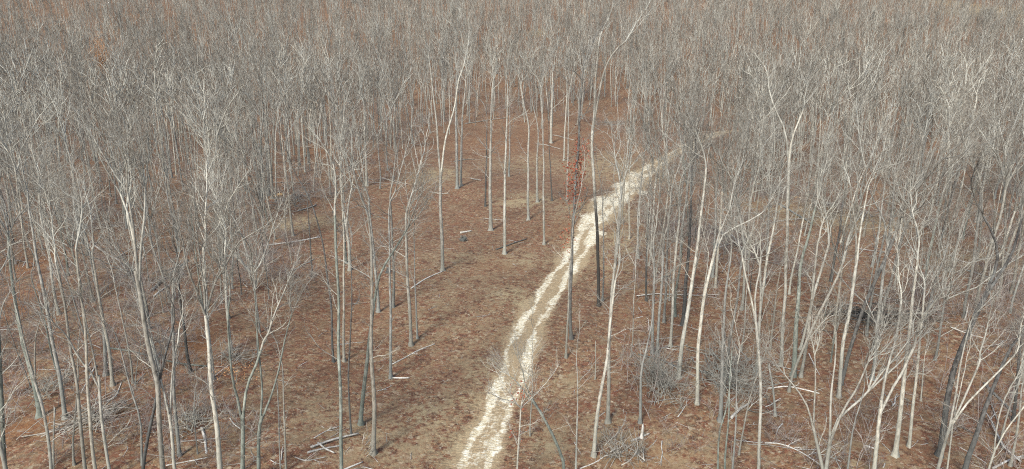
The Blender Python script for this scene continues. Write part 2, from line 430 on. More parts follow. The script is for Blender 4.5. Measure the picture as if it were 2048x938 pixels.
tag(mobj('dirt_track', t_me), kind='structure')
def track_dist(x, y):
    return float(np.min(np.hypot(tc[:, 0] - x, tc[:, 1] - y)))

# ------------------------------------------------------------------ branch growth
def unit(v): return v / (math.sqrt(v[0] ** 2 + v[1] ** 2 + v[2] ** 2) + 1e-9)
def grow(out, p, d, length, r, lvl, spec, rnd):
    """One branch as a polyline, then its side branches."""
    s = spec[lvl]
    n = s['seg']
    pts = [p]; q = p; dd = d
    for k in range(n):
        dd = unit(dd + np.array([rnd.gauss(0, s['wob']), rnd.gauss(0, s['wob']), rnd.gauss(0, s['wob']) + s['up']]))
        q = q + dd * (length / n)
        pts.append(q)
    rad = [r * (1 - (1 - s['tip']) * (k / n)) for k in range(n + 1)]
    out.append((np.array(pts), np.array(rad), s['sides']))
    if lvl + 1 >= len(spec): return
    c = spec[lvl + 1]
    m = max(1, int(round(s['kids'] * rnd.uniform(0.8, 1.2))))
    az = rnd.uniform(0, 6.28)
    for k in range(m):
        t = s['t0'] + (0.97 - s['t0']) * (k + rnd.random()) / m
        f = t * n; i = min(int(f), n - 1); u = f - i
        b = pts[i] * (1 - u) + pts[i + 1] * u
        bd = unit(pts[i + 1] - pts[i])
        az += 2.4 + rnd.uniform(-.5, .5)
        ax = unit(np.cross(bd, np.array([0.13, 0.2, 1.0]) if abs(bd[2]) < .95 else np.array([1.0, 0.1, 0])))
        ay = np.cross(bd, ax)
        side = ax * math.cos(az) + ay * math.sin(az)
        ang = R(rnd.uniform(*s['ang'])) * (1.15 - 0.45 * t)
        nd = unit(bd * math.cos(ang) + side * math.sin(ang))
        ln = length * rnd.uniform(*s['rat']) * (1.12 - s.get('short', .55) * t)
        rr = min(r * (1 - (1 - s['tip']) * t) * rnd.uniform(.45, .75), c['rmax'])
        grow(out, b, nd, ln, max(rr, c['rmin']), lvl + 1, spec, rnd)

def near_spec(r0):
    return [
        dict(seg=10, wob=.12, up=.06, tip=.24, sides=6, kids=12, t0=.02, ang=(18, 48), rat=(.30, .64), short=.60, rmax=r0, rmin=r0),
        dict(seg=9, wob=.18, up=.12, tip=.30, sides=5, kids=6, t0=.15, ang=(24, 54), rat=(.30, .58), rmax=.050, rmin=.026),
        dict(seg=6, wob=.23, up=.07, tip=.40, sides=4, kids=4.2, t0=.15, ang=(24, 60), rat=(.38, .66), rmax=.022, rmin=.014),
        dict(seg=4, wob=.26, up=.05, tip=.5, sides=3, kids=1.6, t0=.2, ang=(25, 60), rat=(.45, .75), rmax=.0115, rmin=.0085),
        dict(seg=2, wob=.18, up=.04, tip=.6, sides=3, kids=0, t0=.2, ang=(25, 55), rat=(.45, .7), rmax=.0078, rmin=.0068)]
NEAR = False
def crown_spec(r0, fine=1.0):
    if NEAR: return near_spec(r0)
    return [
        dict(seg=9, wob=.12, up=.06, tip=.30, sides=6, kids=11, t0=.02, ang=(16, 42), rat=(.30, .62), short=.60, rmax=r0, rmin=r0),
        dict(seg=8, wob=.17, up=.13, tip=.36, sides=5, kids=5, t0=.2, ang=(22, 50), rat=(.32, .58), rmax=.065, rmin=.040),
        dict(seg=5, wob=.21, up=.08, tip=.45, sides=4, kids=2.8 * fine, t0=.15, ang=(24, 58), rat=(.42, .66), rmax=.036, rmin=.023),
        dict(seg=4, wob=.24, up=.05, tip=.55, sides=3, kids=.7 * fine, t0=.3, ang=(25, 60), rat=(.45, .7), rmax=.017, rmin=.014),
        dict(seg=2, wob=.18, up=.04, tip=.6, sides=3, kids=0, t0=.2, ang=(25, 55), rat=(.4, .6), rmax=.012, rmin=.010)]

UPV = np.array([0, 0, 1.0]); ZERO = np.zeros(3)
def proto_crown(seed, kind, r0=.115, H=10.0):
    rnd = random.Random(seed)
    out = []
    sp_ = crown_spec(r0)
    if kind == 'upright':
        grow(out, ZERO, UPV, H, r0, 0, sp_, rnd)
    elif kind == 'forked':                          # two or three rising leaders from one point
        m = rnd.choice((2, 3, 3)); az = rnd.uniform(0, 6.28)
        sp_[0]['kids'] = 9
        for k in range(m):
            az += 6.28 / m + rnd.uniform(-.4, .4); an = R(rnd.uniform(12, 26))
            grow(out, ZERO, np.array([math.sin(an) * math.cos(az), math.sin(an) * math.sin(az), math.cos(an)]), H * rnd.uniform(.8, 1.0), r0 * .8, 0, sp_, rnd)
    elif kind == 'wide':                            # many limbs fanning out low down
        m = rnd.choice((4, 5)); az = rnd.uniform(0, 6.28)
        sp_[0]['kids'] = 7; sp_[0]['wob'] = .13
        for k in range(m):
            az += 6.28 / m + rnd.uniform(-.4, .4); an = R(rnd.uniform(15, 48))
            grow(out, ZERO, np.array([math.sin(an) * math.cos(az), math.sin(an) * math.sin(az), math.cos(an)]), H * rnd.uniform(.65, .95), r0 * .65, 0, sp_, rnd)
    elif kind == 'thin':                            # a sparse pole crown
        sp_[0]['kids'] = 9; sp_[0]['rat'] = (.22, .38); sp_[1]['kids'] = 5; sp_[2]['kids'] = 4
        grow(out, ZERO, UPV, H, r0 * .55, 0, sp_, rnd)
    elif kind == 'limb':
        sp_ = sp_[1:]; sp_[0]['rmax'] = .07; sp_[0]['kids'] = 8
        grow(out, ZERO, UPV, 5.0, .05, 0, sp_, rnd)
    return tubes(out, True)

KN = (('upright', 6), ('forked', 5), ('wide', 3), ('thin', 4), ('limb', 5))
PR, PRN = {}, {}
for NEAR, D_ in ((False, PR), (True, PRN)):
    for kind, n in KN:
        D_[kind] = []
        for k in range(n):
            V, Q, fi = proto_crown(100 * len(D_) + k + (50 if NEAR else 0), kind)
            me = mesh_from('crown' if kind != 'limb' else 'limb', V, Q, [M['tw'], M['hz']], True, fi)
            D_[kind].append((me, float(V[:, 2].max())))
NEAR = False

TWIG = {'p': 'tw', 'b': 'tw', 'g': 'tg', 'm': 'tg', 'd': 'td', 'x': 'tw'}
TREES = []                                          # (object, base position, label or None, dict)

def aim(d, spin):
    q = Vector(d).to_track_quat('Z', 'Y')
    return q @ Quaternion((0, 0, 1), spin)

def bole_mesh(path, r0, r1, sides=9, seed=0, flare=1.0, cap=False):
    g = np.random.default_rng(seed)
    n = len(path)
    t = np.linspace(0, 1, n)
    hgt = np.r_[0, np.cumsum(np.linalg.norm(np.diff(path, axis=0), axis=1))]
    rad = r0 * (1 - t) + r1 * t
    rad *= 1 + 0.05 * np.sin(hgt * 3 + g.uniform(0, 6))
    T = np.gradient(path, axis=0); T /= np.linalg.norm(T, axis=1, keepdims=True)
    A = np.cross(T, [0.02, 1.0, 0.05]); A /= np.linalg.norm(A, axis=1, keepdims=True); B = np.cross(T, A)
    ang = np.arange(sides) * 2 * math.pi / sides
    lob = 1 + .5 * np.sin(ang * g.integers(3, 5) + g.uniform(0, 6))
    fl = 1.0 * flare * np.exp(-np.maximum(hgt - .25, 0) / 0.22)
    rr = rad[:, None] * (1 + fl[:, None] * 0.9 * lob[None, :])
    ring = path[:, None] + rr[..., None] * (A[:, None] * np.cos(ang)[:, None] + B[:, None] * np.sin(ang)[:, None])
    V = ring.reshape(-1, 3)
    j = np.arange(n - 1)[:, None] * sides; k = np.arange(sides)[None]; k2 = (k + 1) % sides
    Q = np.stack([j + k, j + k2, j + sides + k2, j + sides + k], -1).reshape(-1, 4)
    if cap:                                         # a jagged broken top
        top = (n - 1) * sides
        V[top:top + sides, 2] += g.uniform(-.05, .30, sides)
        V = np.vstack([V, path[-1] + [0, 0, -.05]])
        c = len(V) - 1
        Q = np.vstack([Q, [[top + q, top + (q + 1) % sides, c, c] for q in range(sides)]])
    return V, Q

def pick(kind, rnd):
    D_ = PRN if NEAR else PR
    return D_[kind][rnd.randrange(len(D_[kind]))]

def add_crown(root, p, d, length, kind, tone, rnd, wfac=1.0):
    me, zm = pick(kind, rnd)
    s = length / zm
    o = mobj('crown', me, root, M[TWIG[tone]])
    o.location = p
    o.rotation_mode = 'QUATERNION'; o.rotation_quaternion = aim(d, rnd.uniform(0, 6.28))
    wv = max(s * wfac, s * .5)
    o.scale = (wv, wv, s)
    r = {'upright': .115, 'forked': .10, 'wide': .09, 'thin': .063}[kind] * wv
    return r

def tree(base, path_w, r0, tone, top_len, kind='upright', arms=(), seed=0, limbs=2, name='bare_tree', wfac=1.0, cut=False, wob=.04):
    """base: world base; path_w: world points from base up to the crown base; arms: world polylines from the fork."""
    global NEAR
    NEAR = base[1] < 78
    rnd = random.Random(seed)
    root = bpy.data.objects.new(name, None); link(root)
    root.location = base; root.empty_display_size = .5
    P = np.array(path_w) - base
    P = np.vstack([P[0] - [0, 0, .35], P]) if len(P) else P
    n = max(8, int(np.linalg.norm(P[-1] - P[0]) / 0.9))
    n = min(n, 26)
    pth = smooth_path(P, n, wob, seed)
    pth = np.vstack([pth[0], pth[0] * .6 + pth[1] * .4, pth[1:]]) if n > 3 else pth
    end_d = unit(pth[-1] - pth[-3])
    if cut:
        V, Q = bole_mesh(pth, r0, r0 * .6, seed=seed, cap=True)
        mobj('trunk', mesh_from('trunk', V, Q, [M[tone]]), root)
        return root
    if not arms:
        rc = add_crown(root, pth[-1] - end_d * .05, unit(end_d + np.array([0, 0, .5])), top_len, kind, tone, rnd, wfac)
        V, Q = bole_mesh(pth, r0, max(min(rc, r0 * .8), .02), seed=seed)
        mobj('trunk', mesh_from('trunk', V, Q, [M[tone]]), root)
    else:
        V, Q = bole_mesh(pth, r0, r0 * .72, seed=seed)
        mobj('trunk', mesh_from('trunk', V, Q, [M[tone]]), root)
        for ai, (aw, ln) in enumerate(arms):
            ap = np.vstack([pth[-2] if len(pth) > 2 else pth[-1], np.array(aw) - base])
            n2 = max(6, min(18, int(np.linalg.norm(ap[-1] - ap[0]) / .8)))
            ap = smooth_path(ap, n2, wob * .8, seed + 31 + ai)
            ed = unit(ap[-1] - ap[-3])
            lm = bpy.data.meshes.new('limb'); lo_ = mobj('limb', lm, root)
            rc = add_crown(lo_, ap[-1] - ed * .04, unit(ed + np.array([0, 0, .35])), ln, kind, tone, rnd, wfac)
            V, Q = bole_mesh(ap, r0 * .56, max(min(rc, r0 * .5), .018), sides=7, seed=seed + ai, flare=0)
            lo_.data = mesh_from('limb', V, Q, [M[tone]]); bpy.data.meshes.remove(lm)
    for k in range(limbs):
        t = rnd.uniform(.42, .97)
        f = t * (len(pth) - 1); i = min(int(f), len(pth) - 2)
        p = pth[i] * (1 - f + i) + pth[i + 1] * (f - i)
        me, zm = pick('limb', rnd)
        az = rnd.uniform(0, 6.28); an = R(rnd.uniform(28, 62))
        d = (math.sin(an) * math.cos(az), math.sin(an) * math.sin(az), math.cos(an))
        ln = max(top_len, 5.0) * rnd.uniform(.25, .58) * (1.15 - .35 * t)
        o = mobj('limb', me, root, M[TWIG[tone]])
        o.location = p; o.rotation_mode = 'QUATERNION'; o.rotation_quaternion = aim(d, rnd.uniform(0, 6.28))
        s = min(ln / zm, r0 * .6 / .05)
        o.scale = (s, s, s)
    return root

# ------------------------------------------------------------------ the trees one can tell apart: label, bark, foot width in photo pixels, crown, path, top, arms
CAT = [
 # ---- near left
 ('dark mossy trunk cut by the left border above orange leaves', 'm', 10, 'upright', [(14, 975), (8, 900), (3, 800), (-2, 700), (-8, 600)], 300, ()),
 ('pale trunk foot leaning out past the lower left corner', 'p', 10, 'upright', [(18, 985), (10, 935), (-2, 870), (-18, 790)], 420, ()),
 ('thick dark trunk leaning left with a bluish lichen foot, near the left border', 'm', 13, 'forked', [(80, 833), (72, 780), (60, 735), (47, 690), (40, 650), (31, 600), (22, 540), (15, 470)], 290, ()),
 ('slim pale tree forking in front of the thick dark leaning trunk', 'p', 8, 'thin', [(103, 965), (100, 910), (88, 840), (78, 790), (63, 735)], 540, ([(66, 690), (72, 655), (82, 620)], [(52, 690), (44, 640), (36, 590)])),
 ('straight grey tree left of the first branch heap, with the orange leaves behind it', 'g', 10, 'upright', [(131, 838), (122, 780), (113, 730), (104, 680), (95, 620), (85, 560), (72, 504), (57, 420)], 290, ()),
 ('pale tree rising through the left end of the near branch heap', 'p', 9, 'upright', [(172, 960), (170, 930), (153, 778), (141, 706), (133, 630), (126, 585), (114, 523)], 380, ()),
 ('pale tree rising through the middle of the near branch heap', 'b', 9, 'upright', [(193, 960), (191, 930), (179, 817), (174, 744), (166, 640), (153, 497)], 360, ()),
 ('near-white tree forking above the right end of the near branch heap', 'p', 8, 'forked', [(223, 960), (218, 930), (200, 809), (195, 752)], 500, ([(184, 735), (174, 715), (160, 680)], [(190, 700), (183, 656), (180, 610)])),
 ('broken pale sapling stub left of the near branch heap', 'p', 5, None, [(106, 950), (106, 900), (109, 860), (113, 817)], 0, ()),
 ('thin pale twin stem touching the tree at the near branch heap', 'p', 6, 'thin', [(148, 930), (147, 880), (153, 775), (156, 740)], 560, ()),
 ('grey left tree of the close pair behind the near branch heap', 'g', 10, 'upright', [(212, 750), (208, 675), (198, 600), (190, 560), (181, 504)], 330, ()),
 ('pale right tree of the close pair behind the near branch heap', 'b', 9, 'upright', [(225, 771), (220, 714), (208, 649), (197, 588), (187, 520)], 340, ()),
 ('thin white pole tree behind the long mossy log', 'p', 5, 'thin', [(265, 767), (256, 687), (244, 630), (233, 580)], 420, ()),
 ('wispy sapling just right of the thin white pole tree', 'g', 3, 'thin', [(271, 769), (275, 721), (281, 687)], 620, ()),
 ('thin grey tree leaning far to the left across the branch heap', 'g', 6, 'thin', [(285, 930), (281, 847), (260, 779), (241, 702), (229, 666)], 500, ()),
 ('big grey tree with a wide fan of limbs arching left', 'p', 12, 'wide', [(328, 965), (325, 930), (315, 779), (302, 725), (290, 656), (280, 590), (273, 540)], 290, ([(268, 500), (258, 460), (245, 420), (230, 390)], [(270, 480), (264, 430), (255, 380)], [(280, 490), (284, 430), (282, 380)])),
 ('dark trunk leaning right behind the big fan-limbed grey tree', 'd', 9, 'upright', [(284, 965), (288, 930), (298, 866), (311, 805), (320, 760), (328, 714), (347, 645)], 460, ()),
 ('crooked near-white tree with a kink, right of the big fan-limbed grey tree', 'p', 9, 'forked', [(353, 965), (349, 930), (345, 874), (336, 828)], 540, ([(330, 790), (323, 767), (311, 721), (300, 690)], [(338, 809), (340, 733), (347, 695)])),
 ('plain grey trunk between the crooked white tree and the orange patch', 'g', 9, 'upright', [(359, 912), (353, 847), (350, 780), (349, 733), (343, 618)], 420, ()),
 ('leafless sapling standing alone right of the plain grey trunk', 'g', 3, 'thin', [(395, 908), (389, 847), (393, 790)], 690, ()),
 ('stout pale tree with a long white limb rising left at the orange patch', 'p', 14, 'forked', [(441, 970), (439, 930), (433, 847), (425, 771), (418, 695), (410, 630)], 320, ()),
 ('mossy green-grey tree forking low into a V, right of the stout pale tree', 'm', 12, 'forked', [(487, 975), (486, 930), (484, 828)], 480, ([(476, 790), (467, 752), (458, 637), (462, 590)], [(490, 790), (496, 763), (511, 733), (525, 695)])),
 ('lichen-spotted tree forked low with a wide grey crown leaning right', 'm', 10, 'wide', [(516, 970), (517, 930), (519, 862), (526, 830)], 560, ([(521, 794), (515, 733), (507, 656), (500, 591)], [(540, 794), (551, 752), (566, 683), (578, 637)])),
 ('slim straight pale tree right of the lichen-spotted forked tree', 'p', 6, 'thin', [(574, 965), (572, 930), (566, 771), (563, 729)], 560, ()),
 ('hair-thin dead stem beside the slim straight pale tree', 'g', 4, None, [(560, 950), (561, 930), (557, 809), (556, 770)], 0, ()),
 # ---- clearing, near left side
 ('straight bluish-grey tree standing in front of the two stacked logs', 'm', 9, 'upright', [(682, 965), (681, 930), (682, 809), (679, 695), (676, 591), (671, 500), (668, 430)], 300, ()),
 ('straight beige tree directly behind the bluish-grey one', 'b', 7, 'thin', [(688, 723), (688, 580), (686, 451), (681, 336)], 150, ()),
 ('dark slender trunk bending left, just left of the straight beige tree', 'd', 6, 'thin', [(667, 724), (662, 618), (655, 560), (645, 489), (632, 432), (616, 390), (593, 350)], 230, ()),
 ('very thin dark stem rising from the right end of the stacked logs', 'd', 5, 'thin', [(703, 872), (698, 809), (696, 733), (700, 664), (705, 600), (702, 500)], 380, ()),
 ('bluish leaning trunk crossing behind the pale tree of the stick pile', 'm', 11, 'forked', [(721, 849), (727, 771), (735, 714), (742, 656), (750, 600), (762, 548), (785, 505), (815, 455)], 380, ()),
 ('straight pale tree with a pile of sticks against its foot', 'b', 12, 'upright', [(746, 908), (748, 809), (743, 656), (744, 600), (741, 504), (735, 430)], 210, ()),
 ('reddish-stained trunk rising beside the short cut log', 'g', 8, 'thin', [(781, 756), (781, 700), (780, 618), (780, 520), (779, 420)], 180, ()),
 ('white-footed tree left of the lone pale fallen branch', 'p', 9, 'upright', [(822, 691), (818, 600), (814, 519), (812, 430)], 210, ()),
 ('thinner stem right beside the white-footed tree', 'g', 5, 'thin', [(835, 677), (832, 600), (829, 520)], 330, ()),
 ('grey tree standing behind the leaning bluish trunk, by dark stumps', 'g', 8, 'upright', [(757, 624), (752, 560), (745, 480), (738, 400)], 180, ()),
 ('grey tree on the left clearing edge behind the reddish-stained trunk', 'g', 7, 'upright', [(786, 615), (788, 560), (785, 480), (780, 400)], 190, ()),
 ('white trunk with a long surface root, forking tall above the clearing', 'p', 9, 'upright', [(885, 541), (883, 451), (881, 380), (882, 344)], 40, ([(877, 300), (872, 240), (864, 180), (857, 125)], [(888, 300), (896, 260), (908, 215), (916, 160)])),
 ('left tree of the tight pair at the back of the clearing', 'g', 8, 'upright', [(915, 377), (913, 300), (912, 230), (914, 150)], 40, ()),
 ('right tree of the tight pair at the back of the clearing', 'p', 7, 'upright', [(922, 372), (923, 300), (924, 240), (932, 170)], 60, ()),
 ('pale tree with spread white roots in the middle of the clearing', 'p', 10, 'upright', [(982, 461), (981, 400), (980, 336), (982, 260), (984, 190)], 70, ()),
 ('dark thin pole left of the tree with spread white roots', 'd', 5, 'thin', [(971, 413), (972, 330), (974, 260)], 130, ()),
 ('straight pale tree beside the dark fallen branch, right of the spread-root tree', 'p', 8, 'upright', [(1009, 508), (1009, 420), (1011, 336), (1013, 260), (1014, 190)], 80, ()),
 ('grey pole hidden half behind the tree by the dark fallen branch', 'g', 5, 'thin', [(1018, 353), (1019, 300), (1020, 230)], 110, ()),
 ('pale-footed tree with a bend halfway, ringed by dark sticks', 'p', 7, 'forked', [(1057, 440), (1056, 360), (1056, 298), (1058, 250), (1048, 210), (1042, 170)], 90, ()),
 ('thin whitish pole nearest the left side of the track, no low limbs', 'p', 6, 'thin', [(1088, 489), (1087, 420), (1088, 336), (1085, 260), (1084, 190)], 110, ()),
 ('white-footed tree behind the whitish pole nearest the track', 'p', 7, 'thin', [(1075, 404), (1074, 317), (1076, 260), (1066, 210)], 130, ()),
 ('small dark pole between two pale trees at the clearing rear', 'd', 4, 'thin', [(1104, 402), (1099, 310), (1098, 250)], 170, ()),
 ('thin white tree left of the trunk with red leaves', 'p', 5, 'thin', [(1134, 402), (1135, 330), (1137, 260), (1138, 190)], 90, ()),
 ('pale tree at the far right end of the clearing beside thin logs', 'p', 7, 'upright', [(1102, 286), (1103, 230), (1105, 170)], 20, ()),
 ('thin pale tree just right of the far thin logs', 'p', 5, 'thin', [(1128, 321), (1130, 260), (1133, 200)], 60, ()),
 # ---- along the track
 ('tall dark trunk hung with dead red leaves on the track edge', 'd', 8, 'upright', [(1143, 678), (1140, 618), (1144, 489), (1149, 413), (1156, 298), (1159, 220)], 60, ()),
 ('thin white pole in front of the dark red-leaved trunk', 'p', 6, 'thin', [(1132, 716), (1134, 656), (1137, 580), (1143, 500), (1149, 440), (1160, 386)], 330, ()),
 ('dark lower trunk opening into a tall white V above the track', 'x', 8, 'forked', [(1198, 612), (1197, 550), (1195, 489), (1190, 400), (1185, 300), (1186, 250)], 10, ([(1189, 200), (1192, 140), (1196, 90)], [(1196, 200), (1208, 140), (1226, 104), (1250, 82)])),
 ('slender stem close right of the dark-footed white V tree', 'g', 5, 'thin', [(1205, 602), (1207, 500), (1206, 413)], 260, ()),
 ('tall pale tree right of the track with mottled grey bark', 'p', 10, 'upright', [(1216, 845), (1217, 770), (1219, 695), (1223, 600), (1229, 540), (1234, 489), (1240, 420)], 250, ()),
 ('pale short-footed trunk leaning right into its mottled neighbour', 'p', 10, 'upright', [(1188, 913), (1192, 847), (1203, 771), (1212, 720), (1222, 640), (1232, 560)], 380, ()),
 ('white pole with a dark twiggy crown hanging over the near track', 'p', 5, 'wide', [(1034, 985), (1035, 937), (1039, 870), (1040, 815)], 685, ()),
 ('thin white tree with a crooked root, right of the near track', 'p', 4, 'thin', [(1060, 874), (1064, 800), (1064, 733), (1065, 656)], 580, ()),
 ('dark mossy tree leaning left over the near end of the track', 'm', 8, 'wide', [(1128, 965), (1127, 930), (1110, 878), (1087, 832), (1064, 798)], 700, ([(1045, 780), (1034, 770), (1020, 762)], [(1052, 775), (1046, 750), (1040, 735)])),
 ('grey sapling right of the dark mossy leaning tree', 'g', 6, 'thin', [(1152, 950), (1154, 880), (1156, 809), (1151, 713)], 600, ()),
 ('short dead white pole right of the track, leaning on nothing', 'p', 3, None, [(1190, 759), (1191, 720), (1192, 687)], 0, ()),
 # ---- right of the track
 ('bare pole in brush left of the tangle of grey brush', 'g', 8, 'thin', [(1280, 846), (1283, 752), (1295, 695), (1306, 630), (1309, 560)], 380, ()),
 ('left stem of the grey twin trees behind the thin dark log', 'g', 8, 'upright', [(1305, 707), (1306, 640), (1308, 580), (1306, 500)], 270, ()),
 ('right stem of the grey twin trees behind the thin dark log', 'g', 7, 'upright', [(1314, 712), (1319, 640), (1322, 580), (1326, 500)], 280, ()),
 ('grey trunk with pale sticks round its foot, behind the grey twins', 'g', 6, 'upright', [(1328, 645), (1331, 580), (1334, 500)], 260, ()),
 ('clean pale tree on red leaves between the twins and the dark trunk', 'p', 7, 'upright', [(1341, 694), (1343, 640), (1346, 580), (1352, 508), (1360, 440)], 250, ()),
 ('stout near-black trunk behind the pale right-leaning tree', 'd', 10, 'forked', [(1366, 651), (1369, 600), (1371, 565), (1381, 451), (1383, 394), (1385, 330)], 190, ()),
 ('thick pale tree leaning right in front of the near-black trunk', 'p', 11, 'upright', [(1356, 757), (1364, 695), (1375, 630), (1384, 570), (1394, 489), (1406, 394), (1413, 336)], 180, ()),
 ('pale tree with dark blotched foot, forking high, by grey brush', 'p', 9, 'forked', [(1394, 808), (1397, 714), (1401, 656), (1407, 600), (1429, 497)], 290, ([(1440, 460), (1455, 425), (1462, 385)], [(1450, 470), (1490, 452), (1530, 432)])),
 ('slim black trunk standing in brown litter right of the track', 'd', 6, 'thin', [(1293, 602), (1293, 540), (1294, 489), (1297, 420)], 280, ()),
 ('trunk pale below and black above, close right of the track bend', 'g', 7, 'upright', [(1276, 516), (1276, 460), (1279, 400), (1287, 317)], 190, ()),
 ('thick speckled trunk rising out of the big fallen top', 'g', 11, 'upright', [(1440, 842), (1444, 752), (1448, 675), (1450, 599), (1460, 520)], 330, ()),
 ('left of three thin stems in front of the big fallen top', 'm', 6, 'thin', [(1435, 965), (1436, 931), (1438, 866), (1450, 820)], 620, ()),
 ('middle of three thin stems in front of the big fallen top', 'm', 6, 'thin', [(1450, 965), (1451, 931), (1457, 843), (1459, 779), (1463, 695)], 560, ()),
 ('right of three thin stems in front of the big fallen top', 'g', 6, 'thin', [(1464, 965), (1465, 935), (1471, 832), (1474, 733)], 560, ()),
 ('speckled white birch-like tree with a fork, right of the big fallen top', 'p', 8, 'forked', [(1514, 970), (1516, 935), (1522, 809), (1522, 733), (1514, 668), (1508, 620)], 440, ([(1502, 595), (1494, 560), (1488, 520)], [(1512, 590), (1520, 555), (1524, 520)])),
 ('straight pale tree with a white limbed crown, alone on red litter', 'p', 8, 'forked', [(1562, 731), (1566, 637), (1570, 580), (1575, 451), (1577, 370), (1577, 310)], 190, ([(1574, 270), (1560, 235), (1548, 205)], [(1582, 280), (1590, 250), (1600, 220)])),
 ('slim beige tree left of the pale tree on red litter', 'b', 6, 'thin', [(1541, 699), (1547, 637), (1553, 580), (1562, 527)], 400, ()),
 ('stout mossy trunk dark at the foot, left of a pale leaning neighbour', 'm', 13, 'upright', [(1587, 752), (1593, 656), (1597, 600), (1602, 527), (1616, 470), (1631, 413)], 250, ()),
 ('pale tree leaning right out of the stout mossy trunk\'s foot', 'p', 8, 'upright', [(1601, 754), (1612, 695), (1623, 600), (1635, 489)], 300, ()),
 ('dead broken trunk stub below the bowed fallen branch', 'g', 6, None, [(1551, 832), (1548, 790), (1545, 763), (1537, 733)], 0, ()),
 ('low-forked white tree, left clump at the lower edge, fan of limbs', 'p', 9, 'wide', [(1648, 960), (1645, 936), (1634, 878), (1625, 842)], 600, ([(1624, 801), (1624, 751), (1620, 700)], [(1612, 810), (1590, 775), (1565, 745)])),
 ('white many-limbed tree touching the left clump at the lower edge', 'p', 11, 'wide', [(1650, 965), (1652, 936), (1660, 870)], 560, ([(1664, 801), (1675, 725), (1680, 670)], [(1683, 817), (1703, 776), (1723, 713)], [(1680, 840), (1715, 815), (1745, 790)])),
 ('thin grey tree leaning right behind the many-limbed white tree', 'g', 6, 'thin', [(1691, 965), (1694, 936), (1703, 878), (1711, 842), (1721, 814)], 640, ()),
 ('tall pale tree with a Y fork, first of three standing in a row', 'p', 11, 'upright', [(1746, 975), (1749, 935), (1755, 880), (1762, 800)], 430, ([(1772, 755), (1785, 706), (1796, 672), (1806, 610)], [(1785, 775), (1802, 748), (1829, 691)])),
 ('tall grey-footed tree, middle of three standing in a row', 'p', 12, 'upright', [(1790, 912), (1798, 828), (1810, 744), (1821, 656), (1829, 580), (1834, 520)], 350, ()),
 ('white slim tree, last of three standing in a row', 'p', 8, 'upright', [(1818, 894), (1825, 828), (1833, 752), (1840, 675), (1846, 599)], 420, ()),
 ('short thin stem behind the white slim tree of the row of three', 'p', 4, 'thin', [(1842, 802), (1846, 760), (1848, 733)], 620, ()),
 ('grey tree below the long dark brush row, left of the row of three', 'g', 8, 'forked', [(1744, 760), (1751, 695), (1760, 618), (1768, 540), (1779, 470)], 330, ([(1782, 440), (1786, 410), (1790, 380)], [(1768, 440), (1752, 410), (1740, 380)])),
 ('pale tree with spreading white forks left of the dark brush row', 'p', 9, 'forked', [(1678, 795), (1686, 695), (1697, 637), (1703, 590), (1714, 508)], 300, ([(1722, 470), (1728, 443), (1741, 375)], [(1712, 460), (1704, 420), (1696, 370)])),
 ('thickest dark mossy trunk, leaning right and splitting high up', 'd', 14, 'forked', [(1879, 912), (1890, 828), (1905, 759), (1917, 714), (1936, 668), (1962, 607)], 320, ([(1978, 575), (2000, 535), (2015, 495), (2026, 430)], [(1986, 545), (1989, 500), (1975, 460), (1958, 430)])),
 ('near white tree whose long limbs sweep up to the right', 'p', 9, 'forked', [(1870, 965), (1876, 932), (1890, 885), (1908, 840)], 560, ([(1913, 790), (1920, 740), (1932, 690), (1945, 650)], [(1930, 810), (1955, 779), (1990, 740), (2020, 705)], [(1925, 815), (1945, 780), (1965, 745)])),
 ('dark straight trunk leaning right under the sweeping white limbs', 'd', 14, 'upright', [(1926, 965), (1932, 930), (1951, 878), (1970, 817), (1993, 756), (2020, 698), (2046, 664)], 470, ()),
 ('pale thin tree beside the right border above the grey log', 'p', 7, 'thin', [(2021, 932), (2031, 866), (2039, 809), (2045, 763)], 560, ()),
 ('narrow white V-stemmed tree at the lower right corner', 'p', 6, 'forked', [(1973, 960), (1978, 932), (1990, 895)], 640, ([(1997, 860), (2005, 830), (2018, 800)], [(2010, 865), (2030, 840), (2050, 815)])),
 ('thin pale stem tucked behind the sweeping white limbs', 'p', 5, 'thin', [(1893, 955), (1896, 930), (1903, 878), (1910, 830)], 600, ()),
 ('dark trunk half cut by the right border behind the pale thin tree', 'd', 8, 'upright', [(2027, 842), (2032, 780), (2040, 700), (2050, 640)], 480, ()),
 ('whitish slim stub tree in front of the dark log on straw', 'p', 4, 'thin', [(1888, 590), (1894, 540), (1901, 489)], 400, ()),
 # ---- left middle distance
 ('pale tree left of the heap with the orange split wood', 'p', 9, 'upright', [(463, 398), (460, 340), (455, 270)], 150, ()),
 ('grey pole between two trees left of the orange-wood heap', 'g', 5, 'thin', [(495, 396), (491, 330), (486, 270)], 190, ()),
 ('dark left-leaning pole left of the orange-wood heap', 'd', 7, 'thin', [(521, 391), (512, 340), (507, 300), (505, 250)], 170, ()),
 ('dark-barked left one of two trunks touching the orange-wood heap', 'g', 9, 'upright', [(537, 391), (535, 330), (533, 260)], 110, ()),
 ('pale right one of two trunks touching the orange-wood heap', 'p', 8, 'upright', [(545, 397), (541, 340), (536, 280), (530, 210)], 110, ()),
 ('small pale tree just behind the orange-wood heap trunks', 'p', 6, 'thin', [(525, 363), (522, 300), (521, 250)], 140, ()),
 ('thin pale tree behind and right of the orange-wood heap', 'p', 5, 'thin', [(551, 327), (548, 270), (544, 220)], 120, ()),
 ('beige tree between the orange-wood heap and the long white log', 'b', 6, 'thin', [(586, 472), (578, 400), (567, 317), (562, 250)], 170, ()),
 ('straight pale tree on the clearing\'s left edge by the small sticks', 'p', 7, 'upright', [(733, 372), (731, 310), (729, 240)], 90, ()),
